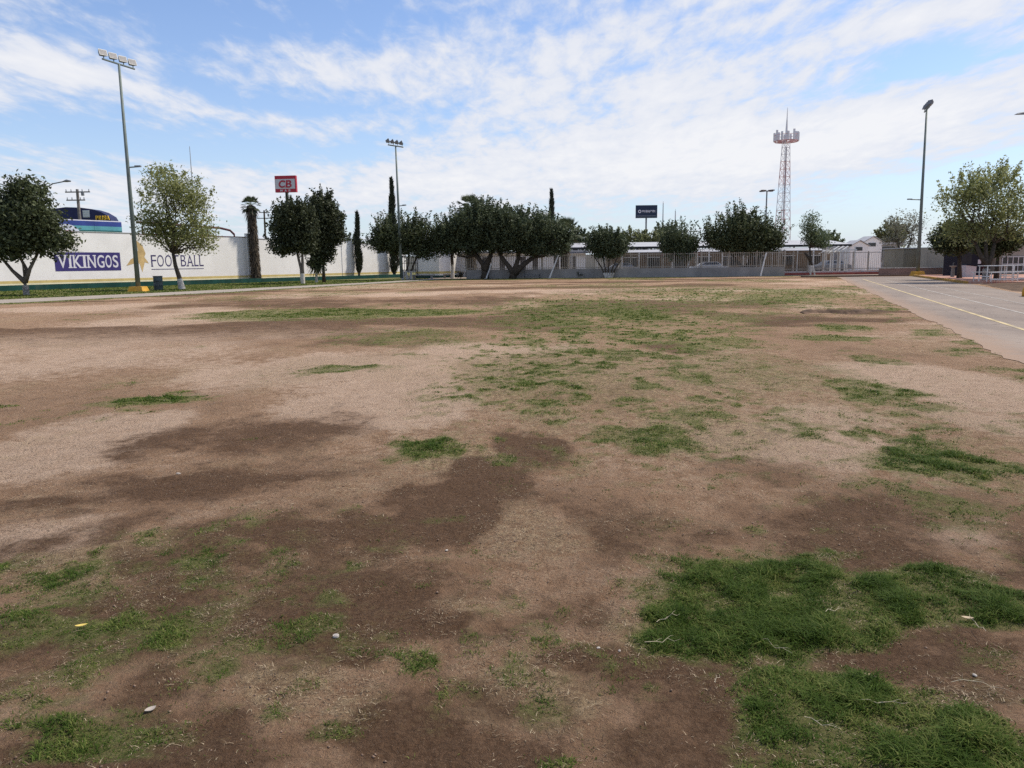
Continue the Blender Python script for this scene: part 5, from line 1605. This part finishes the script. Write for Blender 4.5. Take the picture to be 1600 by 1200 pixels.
for (x, y), hh, lab, sd, lm in (((-5.3, 82.2), 1.1, 'small dry bush at the foot of the grey wall near the slim stem', 61, L_dry), ((7.1, 80.4), 0.8, 'tiny dark plant against the grey wall', 62, L_dark)):
    o = thing('small_bush', (x, y, 0), lab, 'bush')
    MB().tube([(0, 0, 0), (.05, 0, hh * .6)], .03, 5).build('stem', M_bark, o)
    blades(np.random.default_rng(sd), (0, 0, .15), 60, hh, .05, 1, .3, lm, o, 'foliage', zmin=.2)

# ================================================================ GRASS AND LITTER
def turf_mat(name, c0, c1, c2, trans=0.25):
    return leaf_mat(name, c0, c1, c2, trans)


M_grass = turf_mat('grass_blade', (0.026, 0.054, 0.008), (0.070, 0.115, 0.019), (0.23, 0.24, 0.075), 0.34)
M_grass.node_tree.nodes['Principled BSDF'].inputs['Specular IOR Level'].default_value = 0.08
M_strawb = turf_mat('straw_blade', (0.115, 0.078, 0.048), (0.29, 0.215, 0.135), (0.50, 0.41, 0.275), 0.2)


def sample(n, x0, x1, y0, y1):
    return x0 + (x1 - x0) * rng.random(n), y0 + (y1 - y0) * rng.random(n)


def blade_mesh(x, y, z, h, w, lean, tint):
    """bent three-triangle blades"""
    n = len(x)
    q = rng.random(n) * 2 * math.pi
    cx, sx = np.cos(q), np.sin(q)
    fx, fy = -sx, cx
    p = np.stack([x, y, z], 1)
    side = np.stack([cx, sx, np.zeros(n)], 1) * w[:, None]
    fwd = np.stack([fx, fy, np.zeros(n)], 1) * (h * lean)[:, None]
    up = np.array([0, 0, 1.0]) * h[:, None]
    v = np.stack([p - side, p + side, p - side * .7 + fwd * .35 + up * .6, p + side * .7 + fwd * .35 + up * .6, p + fwd + up * (1.0 - 0.25 * np.minimum(lean, 2))[:, None]], 1).reshape(-1, 3)
    b = np.arange(n)[:, None] * 5
    f = np.concatenate([b + np.array([0, 1, 2]), b + np.array([1, 3, 2]), b + np.array([2, 3, 4])], 1).reshape(-1, 3)
    return v, f, np.repeat(tint, 5)


bands = [(2.0, 4.2, 30000, 0.028, 0.0019), (4.2, 7.5, 10000, 0.026, 0.0031), (7.5, 14, 3600, 0.026, 0.0056), (14, 30, 680, 0.03, 0.014), (30, 84, 60, 0.042, 0.042)]
gv, gfa, gt, off = [], [], [], 0
sv, sfa, stt, soff = [], [], [], 0
for y0, y1, dens, hh, ww in bands:
    xw = 0.80 * y1 + 1.8
    area = 2 * xw * (y1 - y0)
    n = int(area * dens)
    x, y = sample(n, -xw, xw, y0, y1)
    k = np.abs(x) < 0.78 * y + 1.8
    x, y = x[k], y[k]
    ok = (road_off(x, y) < 0.05) & ((path_off(x, y) > 0.05) | (path_off(x, y) < -path_w(y)))
    # keep off the planter and wall
    ok &= ((x - WA[0]) * 0.8554 - (y - WA[1]) * 0.518) > 0.1
    x, y = x[ok], y[ok]
    g, d, p, s = field(x, y)
    fine = fbm(x * 9, y * 9, 3, 201)
    prob = sstep(0.18, 0.85, g + (fine - 0.5) * 0.9) * np.clip(0.35 + g, 0, 1) * (g > 0.06)
    lush = sstep(0.7, 0.95, g)
    k = rng.random(len(x)) < prob
    x, y, lush, gg = x[k], y[k], lush[k], g[k]
    n = len(x)
    h = hh * (0.45 + 0.75 * rng.random(n)) * (0.65 + 0.75 * lush) * (0.65 + 0.9 * sstep(0.35, 0.68, fbm(x * 4.5, y * 4.5, 3, 244))) * np.interp(gg, [0, .5, 1], [.5, .8, 1.1])
    w = ww * (0.7 + 0.6 * rng.random(n))
    tuft = fbm(x * 14 / (1 + y0 * .1), y * 14 / (1 + y0 * .1), 3, 222)
    tint = np.clip(0.55 * rng.random(n) + 0.75 * (tuft - 0.25) + min(0.34, 0.018 * y0 + 0.04) * (1.2 - lush), 0, 1)
    z = relief(x, y) + gg * 0.004 - 0.004
    v, f, tn = blade_mesh(x, y, z, h, w, 0.5 + 1.2 * rng.random(n), tint)
    gv.append(v)
    gfa.append(f + off)
    gt.append(tn)
    off += len(v)
    # dead straw, lying flat
    if y0 < 14:
        n = int(area * dens * 0.8)
        x, y = sample(n, -xw, xw, y0, y1)
        k = (np.abs(x) < 0.78 * y + 1.8) & (road_off(x, y) < -0.1)
        x, y = x[k], y[k]
        g, d, p, s = field(x, y)
        fine = fbm(x * 5, y * 5, 3, 301)
        prob = (np.clip(s - 0.08, 0, 1) * 0.5 + 0.10 * (1 - 0.8 * d)) * sstep(0.36, 0.64, fine) + 0.04 * (g > 0.35)
        k = rng.random(len(x)) < prob
        x, y = x[k], y[k]
        n = len(x)
        h = hh * (0.07 + 0.24 * rng.random(n) ** 2)
        z = relief(x, y) + 0.002
        v, f, tn = blade_mesh(x, y, z, h, ww * (0.45 + 0.4 * rng.random(n)), 1.5 + 4.5 * rng.random(n), rng.random(n) ** 1.5)
        sv.append(v)
        sfa.append(f + soff)
        stt.append(tn)
        soff += len(v)
o = link(bpy.data.objects.new('grass', np_mesh('grass', np.concatenate(gv), np.concatenate(gfa), M_grass, False, dict(tint=np.concatenate(gt)))))
tag(o, 'short green grass growing in patches over the field', 'grass', kind='stuff')
o = link(bpy.data.objects.new('dead_grass', np_mesh('dead_grass', np.concatenate(sv), np.concatenate(sfa), M_strawb, False, dict(tint=np.concatenate(stt)))))
tag(o, 'pale dead grass strands lying over the soil', 'grass', kind='stuff')

# crumbs of soil and small stones
n = 13000
rr = 2.0 + 9.0 * rng.random(n) ** 1.6
aa = (rng.random(n) - 0.5) * 2.0
x, y = rr * np.sin(aa), rr * np.cos(aa)
k = road_off(x, y) < -0.2
x, y = x[k], y[k]
g, d, p, s = field(x, y)
k = (g < 0.35) & (rng.random(len(x)) < 0.06 + 0.9 * sstep(0.46, 0.64, fbm(x * 2.2, y * 2.2, 4, 410)))
x, y, d, p = x[k], y[k], d[k], p[k]
n = len(x)
sz = 0.0016 + 0.006 * rng.random(n) ** 5 + 0.0003 * np.hypot(x, y)
oc = np.array([(1, 0, 0), (0, 1, 0), (-1, 0, 0), (0, -1, 0), (0, 0, .8), (0, 0, -.8)])
v = (oc[None] * (0.6 + 0.7 * rng.random((n, 6, 1)))) * sz[:, None, None] + np.stack([x, y, relief(x, y) + sz * .35], 1)[:, None]
fo_ = np.array([(0, 1, 4), (1, 2, 4), (2, 3, 4), (3, 0, 4), (1, 0, 5), (2, 1, 5), (3, 2, 5), (0, 3, 5)])
f = (np.arange(n)[:, None, None] * 6 + fo_[None]).reshape(-1, 3)
M_crumb = leaf_mat('soil_crumb', (0.10, 0.064, 0.043), (0.23, 0.155, 0.108), (0.42, 0.32, 0.24), 0.0)
tn = np.repeat(np.clip(0.45 * rng.random(n) + 0.35 * (1 - d) + 0.3 * (rng.random(n) < 0.05), 0, 1), 6)
o = link(bpy.data.objects.new('soil_crumbs', np_mesh('soil_crumbs', v.reshape(-1, 3), f, M_crumb, False, dict(tint=tn))))
tag(o, 'loose crumbs of soil and grit scattered over the bare ground', 'soil', kind='stuff')


# ---------------------------------------------------------------- litter, each piece a thing
def zat(x, y):
    return float(relief(np.array([x]), np.array([y]))[0])


def leafy(x, y, L, W, rz, mat, label, name='fallen_leaf', cat='leaf', lift=0.018, curl=0.35):
    n = 7
    vs, fs = [], []
    for i in range(n + 1):
        t_ = i / n
        w = W * math.sin(math.pi * min(1, 0.04 + t_ * 0.96)) ** 0.8
        zz = lift + curl * L * (t_ - 0.5) ** 2
        vs += [(-L / 2 + L * t_, -w, zz + 0.25 * w), (-L / 2 + L * t_, 0, zz), (-L / 2 + L * t_, w, zz + 0.3 * w)]
    for i in range(n):
        b = i * 3
        fs += [(b, b + 3, b + 4, b + 1), (b + 1, b + 4, b + 5, b + 2)]
    o = mesh_obj(name, vs, fs, mat)
    md = o.modifiers.new('thick', 'SOLIDIFY')
    md.thickness = 0.0012
    o.location = (x, y, zat(x, y))
    o.rotation_euler = (0, 0, rz)
    return tag(o, label, cat)


M_yl = surf('leaf_yellow', (0.62, 0.47, 0.13), 0.2, 40)
M_tan = surf('leaf_tan', (0.50, 0.40, 0.27), 0.2, 40)
M_paper = surf('paper_scrap', (0.38, 0.335, 0.29), 0.12, 40)
M_chip = surf('white_chip', (0.44, 0.40, 0.35), 0.1, 40)
leafy(-1.933, 3.219, 0.05, 0.010, 0.45, M_yl, 'yellow fallen leaf lying on the left grass patch')
leafy(1.38, 2.772, 0.05, 0.010, -0.6, M_tan, 'tan fallen leaf on the soil between the two lush grass patches')
leafy(2.037, 3.246, 0.05, 0.011, -0.3, M_tan, 'small tan fallen leaf at the right tip of the upper lush grass patch')
leafy(-1.342, 2.603, 0.042, 0.013, 0.9, M_paper, 'crumpled pale paper scrap on dark soil at lower left', 'paper_scrap', 'litter', 0.01, 0.5)


def ring(x, y, r0, mat, label):
    o = thing('bottle_cap', (x, y, zat(x, y) + 0.008), label, 'litter')
    MB().tube([(0, 0, 0), (0, 0, 0.008)], [r0, r0 * 0.95], 16).build('rim', mat, o)
    MB().tube([(0, 0, 0.0082), (0, 0, 0.0095)], [r0 * 0.62, r0 * 0.6], 14).build('centre', surf('cap_grey', (0.36, 0.33, 0.31), 0.2, 40), o)


ring(-0.7816, 3.142, 0.014, M_chip, 'round pale bottle cap on the dark soil left of centre')


def pebble(x, y, s, mat, label, seed):
    r = np.random.default_rng(seed)
    bm = bmesh.new()
    bmesh.ops.create_icosphere(bm, subdivisions=2, radius=1)
    for v_ in bm.verts:
        v_.co *= 0.8 + 0.35 * float(vnoise(np.array([v_.co.x * 1.7 + seed]), np.array([v_.co.y * 1.7 + v_.co.z]), seed)[0])
        v_.co = Vector((v_.co.x * s, v_.co.y * s * .75, v_.co.z * s * .5))
    me = bpy.data.meshes.new('pebble')
    bm.to_mesh(me)
    bm.free()
    me.materials.append(mat)
    o = link(bpy.data.objects.new('pebble', me))
    o.location = (x, y, zat(x, y) + s * .3)
    o.rotation_euler = (0, 0, seed * 1.3)
    tag(o, label, 'pebble')


pebble(-0.383, 4.172, 0.010, M_chip, 'small white pebble on the dark strip above centre left', 3)
pebble(1.772, 2.749, 0.010, M_chip, 'white pebble chip on reddish soil at lower right', 4)
pebble(0.353, 3.046, 0.009, M_chip, 'left of two white pebbles near the lush grass edge', 5)
pebble(0.4395, 3.022, 0.009, M_paper, 'right of two white pebbles near the lush grass edge', 6)
pebble(-2.65, 5.9, 0.02, M_paper, 'lone pale pebble on the pale bare ground at left', 7)


def twig(x, y, L, rz, mat, label, seed, z=0.02, rad=0.0012):
    r = np.random.default_rng(seed)
    o = thing('dry_stem', (x, y, zat(x, y)), label, 'stem', 'dry runner stems lying around the lush grass', rz)
    pts = [(-L / 2 + L * i / 6, 0.12 * L * r.normal() * .4, z + 0.02 * r.random()) for i in range(7)]
    MB().tube(pts, [rad, rad, rad, rad * .9, rad * .8, rad * .6, rad * .3], 5).build('stem', mat, o)
    for k in (2, 4):
        q = pts[k]
        MB().tube([q, (q[0] + L * .10, q[1] + L * .04 * (-1) ** k, q[2] + .006), (q[0] + L * .2, q[1] + L * .07 * (-1) ** k, q[2] + .003)], [rad * .7, rad * .5, rad * .2], 4).build('side_shoot', mat, o)


M_stem = surf('dry_stem', (0.55, 0.47, 0.33), 0.2, 30)
for i, (x, y, L, a, lab) in enumerate(((1.474, 3.325, .13, .5, 'branched pale dry stem on top of the upper lush grass'), (2.02, 3.15, .16, 1.45, 'pale dry stem curling down from the right end of the upper lush grass'),
                                       (0.69, 3.25, .13, .4, 'pale dry stem at the left edge of the upper lush grass'), (1.10, 3.0, .16, -1.0, 'pale dry stem hanging over the lower tip of the upper lush grass'),
                                       (1.33, 2.55, .16, -.3, 'pale dry stem along the top edge of the lower lush grass'), (1.72, 2.62, .2, -.45, 'long pale dry stem at the right rim of the lower lush grass'),
                                       (0.77, 2.72, .09, 1.1, 'short hooked pale stem on bare soil left of the lower lush grass'), (1.05, 2.42, .12, -.6, 'pale dry stem lying in the lower lush grass'),
                                       (0.62, 3.02, .16, .15, 'pale dry stem across the dark hollow below the lush grass'))):
    twig(x, y, L, a, M_stem, lab, 70 + i, 0.03 if 'lush' in lab else 0.012)
# raised drain lip of dark soil by the track
dl = mesh_obj('soil_ridge', [], [], M_bed)
bpy.data.objects.remove(dl)
r5 = np.random.default_rng(9)
vs, fs = [], []
m = 40
for i in range(m):
    q = i / (m - 1)
    cx, cy = 8.9 + 2.7 * q, 23.6 + 0.4 * math.sin(q * 9)
    hh = 0.07 * math.sin(math.pi * q) ** .5 * (0.6 + 0.7 * r5.random())
    vs += [(cx, cy - .5, -.06), (cx, cy - .15, hh * .8), (cx, cy + .12, hh), (cx, cy + .45, -.06)]
for i in range(m - 1):
    for k in range(3):
        b = i * 4 + k
        fs.append((b, b + 4, b + 5, b + 1))
o = mesh_obj('soil_ridge', vs, fs, M_bed)
tag(o, 'low ridge of dark dug soil beside the track edge', kind='structure')
